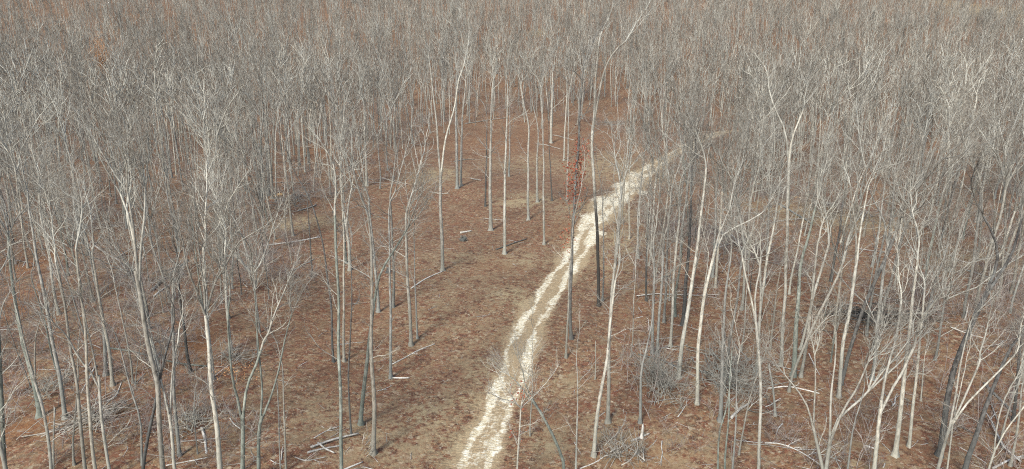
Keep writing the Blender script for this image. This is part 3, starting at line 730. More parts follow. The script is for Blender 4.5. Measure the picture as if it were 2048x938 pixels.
 ('thin beige tree left of the tangled shrub on the clearing edge', 'b', 5, 'thin', [(664, 359), (662, 300), (660, 240)], 110, ()),
 ('whitish trunk behind the bluish-grey tree, forking in two', 'p', 8, 'forked', [(700, 541), (697, 490), (690, 440)], 240, ([(683, 400), (680, 350), (678, 310)], [(699, 400), (705, 370), (711, 330)])),
 ('mossy trunk joined at the foot to the whitish forked one', 'm', 8, 'upright', [(692, 527), (689, 470), (684, 410)], 230, ()),
 ('thin tree left of the long white log in twiggy growth', 'g', 5, 'thin', [(465, 577), (464, 500), (460, 430)], 300, ()),
 ('thin dark tree just right of the pale stick on red litter', 'd', 5, 'thin', [(624, 554), (620, 480), (616, 413)], 290, ()),
 ('slim stem on open litter below the long white log', 'g', 3, 'thin', [(511, 577), (513, 520), (512, 470)], 400, ()),
]
CATINFO = []
def tone_word(t): return {'p': 'pale', 'b': 'beige', 'g': 'grey', 'm': 'mossy', 'd': 'dark', 'x': 'dark'}[t]
for ci, (label, tone, wpx, kind, path, top, arms) in enumerate(CAT):
    b0 = ground(*path[0])
    Y0 = b0[1]
    depth = Y0 * cp - (b0[2] - CAM_H) * sp
    rnd = random.Random(900 + ci)
    lean = rnd.uniform(-.6, .6)
    top_base = path[0][1]
    def up_pt(u, v):
        f = max(0.0, (top_base - v)) / 500.0
        return upright(u, v, Y0 + lean * f)
    r0 = max(.045, wpx * .5 * depth / F * .84)
    pw = [b0] + [up_pt(*q) for q in path[1:]]
    if kind is None:
        o = tree(b0, pw, r0, tone, 0, cut=True, limbs=0, seed=ci, name='dead_snag')
        tag(o, label, 'dead tree', 'snags')
        TREES.append((o, b0, label)); continue
    H = max(b0[2] + 4.0, upright(path[0][0], top, Y0)[2]) - b0[2]
    if not arms:
        last = pw[-1]
        want = b0[2] + H * (.54 if kind != 'thin' else .6)
        if last[2] < want:                          # carry the bole on up to the crown
            d = unit(pw[-1] - pw[-2]); d = unit(d * .5 + np.array([0, 0, .8]))
            pw.append(last + d * (want - last[2]) / max(d[2], .5))
        ln = max(b0[2] + H - pw[-1][2], H * .30)
        o = tree(b0, pw, r0, tone, ln, kind, (), seed=ci, limbs={'thin': 3, 'upright': 8, 'forked': 6, 'wide': 5}[kind])
    else:
        aw = []
        for arm in arms:
            pts = [up_pt(*q) for q in arm]
            k = rnd.uniform(-.8, .8)
            for n_, q in enumerate(pts): q[1] += k * (n_ + 1) / len(pts)
            aw.append((pts, max(b0[2] + H - pts[-1][2], H * .25)))
        o = tree(b0, pw, r0, tone, 1, {'forked': 'upright', 'wide': 'forked', 'upright': 'upright', 'thin': 'thin'}[kind], aw, seed=ci, limbs=5)
        # limb scale for forked trees follows the arm crowns
    tag(o, label, 'tree', 'bare trees of the wood')
    TREES.append((o, b0, label)); CATINFO.append((o, b0, tone, kind, 0, 0))

# ------------------------------------------------------------------ red leaves held by two of the trees
def leaf_cloud(name, pts, n, spread, size, mat, parent=None, seed=0):
    g = np.random.default_rng(seed)
    pts = np.array(pts)
    c = pts[g.integers(0, len(pts), n)] + g.normal(0, 1, (n, 3)) * spread
    a = g.normal(0, 1, (n, 3)); a /= np.linalg.norm(a, axis=1, keepdims=True)
    b = np.cross(a, g.normal(0, 1, (n, 3))); b /= np.linalg.norm(b, axis=1, keepdims=True)
    s = size * g.uniform(.6, 1.3, (n, 1))
    V = np.stack([c - a * s, c + b * s * .55, c + a * s, c - b * s * .55], 1).reshape(-1, 3)
    return mobj(name, mesh_from(name, V, np.arange(n * 4).reshape(-1, 4), [mat], False), parent)
def by_label(s): return next((o, b) for o, b, l in TREES if s in l)
o, b0 = by_label('hung with dead red leaves')
cl = [upright(u, v, b0[1]) - b0 for u, v in ((1146, 340), (1160, 330), (1143, 350), (1150, 378), (1142, 392), (1163, 310), (1158, 360), (1136, 480), (1160, 300))]
leaf_cloud('leaves', cl, 900, (.34, .4, .8), .10, M['redleaf'], next(c for c in o.children if c.name.startswith('trunk')), 3)
o, b0 = by_label('dark twiggy crown hanging over')
cl = [upright(u, v, b0[1]) - b0 for u, v in ((1035, 785), (1040, 790), (1030, 800), (1045, 780), (1034, 765), (1032, 862))]
leaf_cloud('leaves', cl, 150, (.25, .3, .22), .07, M['redleaf'], next(c for c in o.children if c.name.startswith('trunk')), 4)

# ------------------------------------------------------------------ the rest of the wood: where trees may stand
CLEAR = [(585, 1200), (560, 720), (610, 600), (640, 540), (590, 500), (560, 440), (620, 415), (740, 400), (800, 320), (850, 262), (1000, 240), (1150, 240),
         (1240, 270), (1300, 300), (1330, 340), (1290, 420), (1270, 540), (1240, 700), (1190, 1200)]
def inside(u, v, poly):
    c = False
    for (x1, y1), (x2, y2) in zip(poly, poly[1:] + poly[:1]):
        if (y1 > v) != (y2 > v) and u < (x2 - x1) * (v - y1) / (y2 - y1) + x1: c = not c
    return c
rnd = random.Random(41)
taken = [(b[0], b[1]) for _, b, _ in TREES]
cells = {}
def free(x, y, d):
    k = (int(x // 5), int(y // 5))
    for a in (-1, 0, 1):
        for b in (-1, 0, 1):
            for (p, q) in cells.get((k[0] + a, k[1] + b), ()):
                if (p - x) ** 2 + (q - y) ** 2 < d * d: return False
    return True
def occupy(x, y): cells.setdefault((int(x // 5), int(y // 5)), []).append((x, y))
for x, y in taken: occupy(x, y)
spots = []
def scatter(y0, y1, per_ha, dmin):
    half = lambda y: .76 * y + 14
    area = sum(2 * half(y) for y in np.arange(y0, y1, 1.0))
    for _ in range(int(area * per_ha / 10000)):
        y = math.sqrt(rnd.uniform(y0 * y0, y1 * y1)); x = rnd.uniform(-1, 1) * half(y)
        z = float(zt(x, y)); u, v = project((x, y, z))
        if abs(u - 216) < 20 and 197 < v < 250: continue
        if inside(u + rnd.gauss(0, 38), v + rnd.gauss(0, 14), CLEAR) or track_dist(x, y) < 3.4 or not free(x, y, dmin): continue
        if abs(u - 1960) < 120 and abs(v - 18 - (u - 1960) * .12) < 9: continue
        if 1300 < u < 1470 and 275 < v < 470 and rnd.random() < .6: continue
        occupy(x, y); spots.append((x, y, z, u, v))
scatter(36, 62, 430, 2.2)
scatter(62, 110, 540, 1.9)
scatter(110, 190, 520, 1.9)
scatter(190, 330, 360, 2.0)
scatter(330, 640, 210, 2.4)
spots.sort(key=lambda s: math.hypot(s[0], s[1]))
near_spots = [s for s in spots if -40 < s[3] < 2088]
N_FILL = 296 - len(TREES)
indiv = near_spots[:N_FILL]
iset = set((s[0], s[1]) for s in indiv)
rest = [s for s in spots if (s[0], s[1]) not in iset]
FILLS = []
for n, (x, y, z, u, v) in enumerate(indiv):
    r = random.Random(5000 + n)
    tone = r.choices('pbgmd', (38, 14, 28, 12, 8))[0]
    kind = r.choices(('upright', 'forked', 'thin', 'wide'), (42, 16, 36, 6))[0]
    H = r.uniform(14, 25) if kind != 'thin' else r.uniform(8, 19)
    if kind == 'wide': H = r.uniform(12, 17)
    r0 = {'upright': r.uniform(.10, .17), 'forked': r.uniform(.10, .17), 'thin': r.uniform(.045, .085), 'wide': r.uniform(.07, .11)}[kind]
    b = np.array([x, y, z])
    frac = {'upright': .52, 'forked': .50, 'thin': .58, 'wide': .35}[kind]
    ln = r.gauss(0, .05) + .0006 * x + (r.choice((-.18, .18)) if r.random() < .1 else 0); ly = r.gauss(0, .05)
    h1 = H * frac
    pw = [b, b + [ln * h1 * .3, ly * h1 * .3, h1 * .4], b + [ln * h1, ly * h1, h1]]
    o = tree(b, pw, r0, tone, H - h1, kind, (), seed=7000 + n, limbs=r.choice((2, 3, 4, 5)), wob=.07)
    FILLS.append((o, b, tone, kind, u, v))

# ------------------------------------------------------------------ fallen logs and branches, each on its own
LOGS = [  # label, photo points along it, width px, bark, side branches
 ('long thin white log lying across the left of the clearing', [(526, 493), (575, 487), (639, 475)], 5, 'dead', 1),
 ('pale bent stick on litter below the long thin white log', [(575, 547), (600, 535), (630, 519)], 3.5, 'dead', 1),
 ('short cut log at the foot of the reddish-stained trunk', [(778, 756), (795, 757), (818, 757)], 5, 'dead', 0),
 ('lone pale branch with a forked tip right of the reddish trunk', [(785, 729), (815, 712), (840, 700), (868, 690)], 3.5, 'dead', 2),
 ('upper of the two stacked pale logs', [(622, 899), (665, 885), (714, 872)], 6.5, 'dead', 0),
 ('lower of the two stacked pale logs', [(615, 907), (645, 899), (680, 891)], 6.5, 'dead', 0),
 ('short log lying crosswise over the two stacked logs', [(636, 889), (652, 901), (673, 909)], 5.5, 'dead', 0),
 ('white forked branch behind the two stacked logs', [(628, 877), (655, 862), (680, 853)], 3.5, 'dead', 2),
 ('crooked branch tangle front left of the stacked logs', [(590, 915), (612, 922), (650, 915)], 3.5, 'dead', 3),
 ('pale log end cut by the lower border near the stick pile', [(672, 948), (700, 935), (727, 924)], 6, 'dead', 0),
 ('long surface root running left from the white trunk foot', [(822, 578), (845, 562), (866, 551), (884, 544)], 4, 'dead', 0),
 ('short sawn log lying left of the stump ball', [(921, 467), (942, 463)], 6, 'dead', 0),
 ('dark fallen branch at the foot of the straight pale tree', [(992, 500), (1025, 488), (1055, 478)], 4, 'd', 1),
 ('thin branch under the tree with spread roots', [(967, 437), (1006, 441)], 3, 'dead', 1),
 ('short pale log in the left rear of the clearing', [(941, 358), (962, 362)], 4.5, 'dead', 0),
 ('split branch left of the tall white forked trunk', [(860, 385), (880, 388), (899, 387)], 4, 'dead', 2),
 ('thin pale log behind the tight pair of trees', [(908, 324), (930, 320), (950, 319)], 3, 'dead', 1),
 ('long pale log along the back edge of the clearing', [(930, 248), (970, 242), (1014, 236)], 3.5, 'dead', 1),
 ('slim log in front of the far right clearing trees', [(1078, 289), (1098, 292), (1120, 299)], 3, 'dead', 1),
 ('slanting slim log at the far right clearing edge', [(1106, 271), (1148, 281)], 3, 'dead', 0),
 ('long mossy log crossing behind the close pair of trees', [(221, 698), (260, 704), (298, 714), (350, 724), (412, 734)], 6, 'm', 2),
 ('white crooked branch arching behind the near branch heap', [(214, 804), (235, 790), (243, 765)], 4, 'dead', 1),
 ('wide old log slanting up behind the fan-limbed tree', [(303, 583), (340, 552), (374, 522)], 8, 'g', 1),
 ('pale split log beside the wide old log', [(308, 594), (340, 570), (366, 548)], 5, 'dead', 1),
 ('long pale trunk fallen down the slope on the left', [(183, 485), (237, 523), (267, 565)], 6, 'dead', 2),
 ('slim log near the lower border left of the stout pale tree', [(332, 932), (370, 925), (412, 916)], 4, 'dead', 1),
 ('thin pale log behind the leafless lone sapling', [(362, 884), (400, 881), (445, 880)], 3.5, 'dead', 2),
 ('short pale log at the left border by the dark leaning trunk', [(0, 661), (40, 660)], 5, 'dead', 0),
 ('bent white stick behind the lichen-spotted forked tree', [(460, 837), (468, 848), (480, 858)], 4, 'dead', 1),
 ('long pale log on the right, first behind the right-leaning pale tree', [(1421, 418), (1465, 424), (1513, 428), (1545, 436)], 4.5, 'dead', 0),
 ('long straight pale log on straw ground, right of centre', [(1528, 449), (1575, 441), (1625, 437)], 4.5, 'dead', 1),
 ('yellowish log on the straw strip', [(1585, 395), (1606, 398), (1627, 402)], 6, 'cut', 0),
 ('long pale log continuing right along the straw strip', [(1640, 404), (1680, 413), (1726, 424)], 5, 'dead', 0),
 ('dark log dropping towards the straight pale log', [(1558, 409), (1590, 428), (1621, 448)], 6, 'g', 1),
 ('upper crossed log of the crisscross pile', [(1417, 455), (1460, 482), (1497, 512)], 6, 'dead', 1),
 ('lower crossed log of the crisscross pile', [(1430, 500), (1462, 488), (1500, 476)], 5, 'dead', 1),
 ('steep crossed log of the crisscross pile', [(1462, 470), (1480, 492), (1500, 506)], 5, 'dead', 0),
 ('little dark log right of the track bend', [(1341, 413), (1364, 411)], 5, 'd', 0),
 ('thin dark log under the grey twin trees', [(1276, 710), (1315, 718), (1356, 734)], 5, 'd', 2),
 ('thick pale bole of the big fallen top', [(1462, 838), (1480, 823), (1500, 809)], 9, 'dead', 1),
 ('dark log lying down the slope near the right border', [(1968, 768), (1995, 795), (2024, 826)], 8, 'g', 0),
 ('short dark branch left of the dark leaning trunks\' feet', [(1913, 853), (1930, 859), (1947, 868)], 4, 'd', 0),
 ('pale smooth log in the lower right corner', [(1985, 938), (2015, 924), (2048, 915)], 7, 'dead', 1),
 ('thin pale branch left of the lower right corner log', [(1919, 895), (1950, 912), (1978, 930)], 3, 'dead', 0),
 ('short pale slab below the row of three trees', [(1731, 893), (1752, 900)], 6, 'dead', 0),
 ('bowed fallen branch above the dead broken stub', [(1535, 778), (1575, 774), (1610, 781), (1640, 789)], 5, 'dead', 2),
 ('bowed white branch sweeping left from the low-forked clump', [(1530, 887), (1560, 889), (1600, 905), (1640, 931)], 4.5, 'dead', 3),
 ('pale slab log left of the bare pole in brush', [(1262, 884), (1285, 875), (1300, 868)], 7, 'dead', 0),
 ('pale branch at the lower border right of the leaning pale trunk', [(1160, 938), (1190, 925), (1214, 909)], 4, 'dead', 2),
 ('straw-coloured log on the straw strip near the right border', [(1900, 655), (1935, 668), (1965, 676)], 4, 'dead', 1),
 ('pale log right of the thin whitish stub tree', [(1900, 512), (1925, 524), (1950, 526)], 4, 'dead', 0),
 ('dark rotten log on the slope above the right brush row', [(1925, 540), (1950, 547), (1975, 556)], 6, 'g', 0),
 ('grey log among leaf litter behind the orange-wood heap', [(500, 363), (560, 366), (620, 368)], 4, 'dead', 1),
 ('thin white log in front of the orange-wood heap', [(595, 423), (615, 417), (632, 410)], 4.5, 'dead', 1),
]
for k, (label, pts, wpx, bk, nb) in enumerate(LOGS):
    P = [ground(*q) for q in pts]
    mid_ = P[len(P) // 2]
    depth = mid_[1] * cp - (mid_[2] - CAM_H) * sp
    r = max(.02, wpx * .5 * depth / F * .68)
    root = bpy.data.objects.new('fallen_log' if wpx >= 5 else 'fallen_branch', None); link(root); root.location = P[0]; root.empty_display_size = .4
    Q_ = np.array(P) - P[0]; Q_[:, 2] += r * .8
    if 'upper' in label or 'over the' in label: Q_[:, 2] += r * 1.6
    if P[0][1] > 95 and bk == 'dead': bk = 'old'
    pth = smooth_path(Q_, 12, .09, k)
    gz = zt(pth[:, 0] + P[0][0], pth[:, 1] + P[0][1]) - P[0][2]
    up_ = r * (2.4 if ('upper' in label or 'over the' in label) else .8)
    pth[:, 2] = gz + up_
    rad = np.linspace(r, r * .72, 12)
    pc_ = np.vstack([pth[0], pth, pth[-1]]); rc_ = np.r_[.002, rad, .002]
    V, Q = tubes([(pc_, rc_, 9)])
    mobj('log' if wpx >= 5 else 'stem', mesh_from('log', V, Q, [M[bk]], True), root)
    rnd2 = random.Random(k)
    d = unit(pth[-1] - pth[0])
    for q in range(nb):
        i = rnd2.randint(4, 10)
        out = []
        sd_ = np.array([-d[1], d[0], 0]) * rnd2.choice((-1, 1))
        nd = unit(d * rnd2.uniform(.4, 1) + sd_ * rnd2.uniform(.4, .9) + np.array([0, 0, rnd2.uniform(.1, .5)]))
        sps = [dict(seg=5, wob=.12, up=0, tip=.4, sides=5, kids=4, t0=.25, ang=(25, 55), rat=(.35, .6), rmax=r, rmin=.02),
               dict(seg=3, wob=.15, up=.02, tip=.5, sides=3, kids=0, t0=.2, ang=(25, 55), rat=(.5, .7), rmax=.02, rmin=.012)]
        grow(out, pth[i], nd, rnd2.uniform(.6, 1.5), r * .5, 0, sps, rnd2)
        V, Q = tubes(out)
        mobj('branch', mesh_from('branch', V, Q, [M[bk if bk != 'cut' else 'dead']]), root)
    tag(root, label, 'log' if wpx >= 5 else 'fallen branch', 'fallen wood on the forest floor')

# ------------------------------------------------------------------ heaps of cut tops and branches
HEAPS = [ # label, centre, half length/height in px, n long sticks, main photo angle, mat, twiggy, wood thickness
 ('near heap of long grey branches fanned out on the left slope', (190, 838), (75, 30), 46, 28, 'dead', 30, .035),
 ('dark tangle of thin cut tops on the far left', (108, 775), (40, 40), 26, 50, 'g', 40, .02),
 ('jumbled heap of thick limbs with orange split wood', (580, 405), (42, 26), 40, -20, 'dead', 30, .05),
 ('low brush heap left of the orange-wood heap', (448, 415), (28, 10), 16, 5, 'dead', 20, .03),
 ('tangle of pale limbs behind the fan-limbed tree', (345, 550), (40, 26), 20, 35, 'dead', 40, .04),
 ('crisscross pile of pale poles right of the track', (1468, 490), (50, 24), 22, -32, 'dead', 30, .04),
 ('pile of sticks leaning against the pale tree foot', (731, 902), (16, 24), 20, 62, 'dead', 0, .022),
 ('big fallen top with a spray of bluish-grey twigs', (1465, 760), (75, 75), 46, -40, 'g', 170, .035),
 ('long dark brush row across the right slope', (1765, 642), (112, 26), 90, -16, 'd', 90, .035),
 ('tangled grey limbs near the straight pale logs', (1545, 385), (50, 22), 20, -20, 'g', 50, .03),
 ('brush around a leaning slab between track and lower border', (1255, 905), (60, 36), 20, 20, 'dead', 60, .03),
 ('dense grey tangle of standing brush left of the fallen top', (1318, 775), (45, 70), 18, 80, 'g', 130, .03),
 ('small heap of white splinters right of the row of three', (1815, 808), (13, 9), 9, -50, 'dead', 0, .03),
 ('twiggy heap below the mossy V tree', (470, 720), (34, 20), 14, 20, 'dead', 40, .025),
 ('scattered tops left of the mossy V tree', (395, 850), (50, 30), 16, 10, 'dead', 50, .02),
 ('small dark tangle at the far right end of the clearing', (1222, 250), (34, 12), 16, -10, 'g', 40, .05),
 ('tangle of sticks on the clearing edge by the beige tree', (707, 335), (22, 16), 14, 30, 'dead', 40, .04),
]
for k, (label, (u, v), (hw, hh), ns, ang, bk, ntw, th) in enumerate(HEAPS):
    if bk == 'dead': bk = 'old'
    c = ground(u, v)
    depth = c[1] * cp - (c[2] - CAM_H) * sp
    L_ = hw * depth / F; W_ = min(hh * depth / F / max(.28, CAM_H / c[1]), 9)
    root = bpy.data.objects.new('brush_heap', None); link(root); root.location = c; root.empty_display_size = .6
    rnd2 = random.Random(50 + k)
    lines = []
    steep = ang > 55
    for q in range(ns):
        px, py = rnd2.gauss(0, .42) * L_, rnd2.gauss(0, .38) * W_
        z0 = float(zt(c[0] + px, c[1] + py)) - c[2]
        hgt = rnd2.uniform(.03, 1.0) * (1 - min(1, (px / L_) ** 2 * .6)) * .8
        az = math.atan2(math.sin(R(ang)) * 2.6, math.cos(R(ang))) + rnd2.gauss(0, .42)
        el = rnd2.gauss(0.05, .10) if not steep else rnd2.uniform(.7, 1.3)
        if steep: az = rnd2.uniform(0, 6.28) if ntw else rnd2.gauss(.3, .3)
        ln = rnd2.uniform(.35, .95) * min(L_, 3.6) * (1.1 if not steep else .9)
        d = np.array([math.cos(az) * math.cos(el), math.sin(az) * math.cos(el), math.sin(el)])
        n_ = 6; p0 = np.array([px, py, z0 + hgt]) - (d * ln if not steep else 0)
        pts = [p0]; dd = d
        for s_ in range(n_):
            dd = unit(dd + np.array([rnd2.gauss(0, .17), rnd2.gauss(0, .17), rnd2.gauss(0, .09)]))
            nx_ = pts[-1] + dd * (2 * ln / n_)
            if not steep:
                gzz = float(zt(c[0] + nx_[0], c[1] + nx_[1])) - c[2]
                nx_[2] = min(max(nx_[2], gzz + .03), gzz + 1.5)
            pts.append(nx_)
        r = th * rnd2.uniform(.5, 1.4)
        pts = [pts[0]] + pts + [pts[-1]]
        rr_ = np.r_[.002, np.linspace(r, r * .45, n_ + 1), .002]
        lines.append((np.array(pts), rr_, 5))
    lines.sort(key=lambda q_: -q_[1][1])
    nb_ = len(lines) if len(lines) <= 20 else 14
    for ln_ in lines[:nb_]:
        V, Q = tubes([ln_]); mobj('branch', mesh_from('branch', V, Q, [M[bk]]), root)
    if lines[nb_:]:
        V, Q = tubes(lines[nb_:])
        tag(mobj('small_branches', mesh_from('small_branches', V, Q, [M[bk]]), root), kind='stuff')
    if ntw:
        out = []
        sps = [dict(seg=5, wob=.22, up=.05, tip=.4, sides=4, kids=5, t0=.1, ang=(25, 60), rat=(.35, .65), rmax=.04, rmin=.02),
               dict(seg=3, wob=.25, up=.03, tip=.4, sides=3, kids=1.6, t0=.15, ang=(25, 60), rat=(.4, .7), rmax=.018, rmin=.014),
               dict(seg=2, wob=.2, up=.0, tip=.6, sides=3, kids=0, t0=.2, ang=(25, 55), rat=(.5, .7), rmax=.008, rmin=.007)]
        for q in range(int(ntw * .55)):
            px, py = rnd2.gauss(0, .42) * L_, rnd2.gauss(0, .4) * W_
            z0 = float(zt(c[0] + px, c[1] + py)) - c[2]
            az = rnd2.uniform(0, 6.28); el = rnd2.uniform(.1, 1.3)
            grow(out, np.array([px, py, z0]), np.array([math.cos(az) * math.cos(el), math.sin(az) * math.cos(el), math.sin(el)]),
                 rnd2.uniform(.8, 2.4) * (1.6 if 'spray' in label or 'standing' in label else 1), .028, 0, sps, rnd2)
        V, Q = tubes(out)
        tag(mobj('twigs', mesh_from('twigs', V, Q, [M['tw' if bk == 'old' else 'tg' if bk != 'd' else 'br']]), root), kind='stuff')
    if 'orange' in label:
        w0 = ground(556, 396) - c
        V, Q = tubes([(np.array([w0 + [-.6, -.2, .35], w0 + [-.6, -.2, .35], w0 + [.2, 0, .55], w0 + [.9, .2, .6], w0 + [.9, .2, .6]]), np.array([.002, .28, .30, .22, .002]), 7)])
        mobj('split_wood', mesh_from('split_wood', V, Q, [M['cut']], False), root)
    tag(root, label, 'brush heap', 'heaps of cut tops')

# ------------------------------------------------------------------ the stump ball in the clearing and two stumps
c = ground(926, 482)
root = bpy.data.objects.new('uprooted_stump', None); link(root); root.location = c
rnd2 = random.Random(5)
lines = []
for q in range(70):
    az = rnd2.uniform(0, 6.28); el = rnd2.uniform(-.1, 1.5)
    d = np.array([math.cos(az) * math.cos(el), math.sin(az) * math.cos(el), math.sin(el)])
    pts = [np.array([0, 0, .25])]; dd = d
    for s_ in range(4):
        dd = unit(dd + np.array([rnd2.gauss(0, .35), rnd2.gauss(0, .35), rnd2.gauss(-.08, .3)])); pts.append(pts[-1] + dd * .17)
    lines.append((np.array(pts), np.linspace(.04, .012, 5), 4))
V, Q = tubes(lines)
mobj('roots', mesh_from('roots', V, Q, [M['g']]), root)
V, Q = tubes([(np.array([[0, 0, -.1], [0, .02, .1], [.02, 0, .35], [.03, 0, .5], [.03, 0, .5]]), np.array([.34, .42, .36, .22, .002]), 11)])
mobj('stump', mesh_from('stump', V, Q, [M['d']]), root)
tag(root, 'ragged round stump ball with roots out on the open clearing', 'stump')
for u, v, h, r, bk, label in ((1283, 876, .9, .12, 'dead', 'pale broken stump standing in brush, right of the bare pole'), (668, 425, .45, .3, 'd', 'low reddish-dark stump left of the whitish forked trunk'),
                              (776, 545, .4, .28, 'd', 'low dark stump between two grey trees on the clearing edge'), (1975, 578, 1.6, .14, 'cut', 'orange freshly torn stub behind the thickest dark trunk'),
                              (1930, 640, 1.5, .08, 'dead', 'thin pale broken stub left of the thickest dark trunk')):
    b0 = ground(u, v)
    o = tree(b0, [b0, b0 + [.02, 0, h * .5], b0 + [.05, .02, h]], r, bk, 0, cut=True, limbs=0, seed=int(u), name='tree_stump', wob=0)
    tag(o, label, 'stump', 'stumps')

# ------------------------------------------------------------------ young leafy trees still holding orange leaves
for u, v, h, n_, sd_, label in ((217, 196, 18, 7000, (1.5, 1.5, 3.8), 'single tree still holding orange leaves on the upper left hillside'),
                                (472, 765, 1.6, 200, (.8, .6, .35), 'low shrub with yellow-orange leaves left of the mossy V tree')):
    b0 = ground(u, v)
    root = bpy.data.objects.new('leafy_tree' if h > 5 else 'leafy_shrub', None); link(root); root.location = b0
    me, zm = PR['thin'][0]
    V, Q = bole_mesh(smooth_path([(0, 0, -.2), (.1, 0, h * .3), (.15, .1, h * .5)], 8), .09 if h > 5 else .03, .04 if h > 5 else .02, sides=6)
    mobj('trunk', mesh_from('trunk', V, Q, [M['b']]), root)
    oc = mobj('crown', PR['upright'][1][0], root, M['tw']); oc.location = (.15, .1, h * .3); s = h * .7 / PR['upright'][1][1]; oc.scale = (s, s, s)
    leaf_cloud('leaves', [np.array([.1, 0, h * (.62 if h > 5 else .55)])], n_, sd_, .17 if h > 5 else .07, M['oranleaf'], root, 9)
    tag(root, label, 'tree' if h > 5 else 'shrub')

# ------------------------------------------------------------------ labels of the remaining single trees: told from the nearest thing one can find
LM = [(b, l) for _, b, l in TREES]
SHORT = []
for b, l in LM: SHORT.append((project(b), b, l))
def short(l):
    for s in (' with ', ', ', ' whose ', ' cut by ', ' standing ', ' rising ', ' forking ', ' opening '):
        pass
    return l
used = set(l for _, _, l in TREES)
size_word = {'upright': 'tall', 'forked': 'fork-crowned', 'thin': 'slim', 'wide': 'low spreading'}
PLACES = [  # places one can find, as photo points
 ((190, 838), 'the near left branch heap'), ((45, 860), 'the lower left orange patch'), ((60, 600), 'the upper left orange patch'), ((385, 700), 'the orange patch by the stout pale tree'),
 ((300, 712), 'the long mossy log'), ((340, 552), 'the wide old slanting log'), ((486, 880), 'the mossy V tree'), ((580, 405), 'the orange-wood heap'), ((585, 485), 'the long thin white log'),
 ((448, 415), 'the low brush heap'), ((665, 885), 'the two stacked logs'), ((328, 930), 'the big fan-limbed tree'), ((237, 523), 'the long fallen pale trunk'), ((707, 335), 'the stick tangle'),
 ((1276, 516), 'the track bend'), ((1310, 710), 'the grey twin trees'), ((1366, 651), 'the stout near-black trunk'), ((1468, 490), 'the crisscross pile'), ((1465, 760), 'the big fallen top'),
 ((1516, 935), 'the speckled birch-like tree'), ((1590, 750), 'the stout mossy trunk'), ((1650, 936), 'the low-forked white clump'), ((1765, 642), 'the long dark brush row'), ((1790, 912), 'the row of three trees'),
 ((1880, 908), 'the thickest dark trunk'), ((2000, 795), 'the dark log on the right slope'), ((2010, 930), 'the lower right corner log'), ((1606, 398), 'the yellowish log'), ((1680, 413), 'the log on the straw strip'),
 ((1562, 731), 'the pale tree on red litter'), ((1188, 913), 'the short-footed leaning trunk'), ((1222, 250), 'the far right clearing tangle'), ((1425, 272), 'the far end of the track'), ((960, 243), 'the log along the clearing back'),
 ((1925, 524), 'the pale log by the whitish stub'), ((1130, 930), 'the dark mossy leaning tree'), ((80, 833), 'the thick dark leaning trunk'), ((570, 930), 'the slim straight pale tree'),
]
pw_ = [(ground(*p_), n_) for p_, n_ in PLACES]
rows = []
for (o, b, tone, kind, u, v) in FILLS + CATINFO:
    best = min(pw_, key=lambda q: (q[0][0] - b[0]) ** 2 + (q[0][1] - b[1]) ** 2)
    dx, dy = b[0] - best[0][0], b[1] - best[0][1]
    side = ('right of' if dx > 0 else 'left of') if abs(dx) > abs(dy) else ('behind' if dy > 0 else 'in front of')
    rows.append((math.hypot(dx, dy), o, side, best[1], tone if tone != 'x' else 'd', kind))
groups_ = {}
for r_ in rows: groups_.setdefault((r_[4], r_[5], r_[2], r_[3]), []).append(r_)
ORD = ['nearest', 'second', 'third', 'fourth', 'fifth', 'sixth', 'seventh', 'eighth', 'ninth', 'tenth', 'eleventh', 'twelfth']
for (tone, kind, side, place), L_ in groups_.items():
    L_.sort(key=lambda q: q[0])
    for n_, r_ in enumerate(L_):
        if 'label' in r_[1]: continue
        desc = f'{size_word[kind]} {tone_word(tone)} bare tree {side} {place}'
        if len(L_) > 1: desc = ORD[min(n_, 11)] + ' ' + desc if n_ else 'nearest ' + desc
        if desc in used: desc = desc.replace('bare', 'leafless')
        used.add(desc)
        tag(r_[1], desc, 'tree', 'bare trees of the wood')

# ------------------------------------------------------------------ the far wood: whole trees spread over the hillside
def far_tree(seed, kind):
    rnd_ = random.Random(seed)
    out = []
    H = 20.0
    h1 = H * (.48 if kind else .55)
    s = [
        dict(seg=7, wob=.12, up=.05, tip=.4, sides=5, kids=8, t0=.02, ang=(16, 40), rat=(.34, .62), short=.6, rmax=.12, rmin=.12),
        dict(seg=5, wob=.18, up=.13, tip=.5, sides=4, kids=3.6, t0=.2, ang=(22, 50), rat=(.36, .6), rmax=.10, rmin=.065),
        dict(seg=3, wob=.2, up=.10, tip=.5, sides=3, kids=1.1, t0=.15, ang=(25, 55), rat=(.42, .66), rmax=.055, rmin=.038),
        dict(seg=2, wob=.18, up=.05, tip=.6, sides=3, kids=0, t0=.2, ang=(25, 55), rat=(.5, .7), rmax=.028, rmin=.022)]
    path = smooth_path([(0, 0, -.4), (.1, 0, h1 * .4), (rnd_.uniform(-.5, .5), rnd_.uniform(-.5, .5), h1)], 10, .06, seed)
    end = path[-1]; d = unit(path[-1] - path[-2])
    m = 1 if kind == 0 else rnd_.choice((2, 3))
    az = rnd_.uniform(0, 6.28)
    for k in range(m):
        an = 0 if m == 1 else R(rnd_.uniform(10, 24)); az += 6.28 / m
        dd = unit(d + np.array([math.sin(an) * math.cos(az), math.sin(an) * math.sin(az), 0]))
        if m > 1: s[0]['kids'] = 7
        grow(out, end - d * .1, dd, (H - h1) * rnd_.uniform(.85, 1), .085 if m == 1 else .065, 0, s, rnd_)
    V1, Q1 = bole_mesh(path, .15, .085 if m == 1 else .1, sides=6, seed=seed)
    V2, Q2, F2 = tubes(out, True)
    me = mesh_from('far_tree', np.vstack([V1, V2]), np.vstack([Q1, Q2 + len(V1)]), [M['p' if seed % 3 else 'g'], M['tw' if seed % 2 else 'tg'], M['hz']], True,
                   np.r_[np.zeros(len(Q1), int), 1 + F2])
    return me
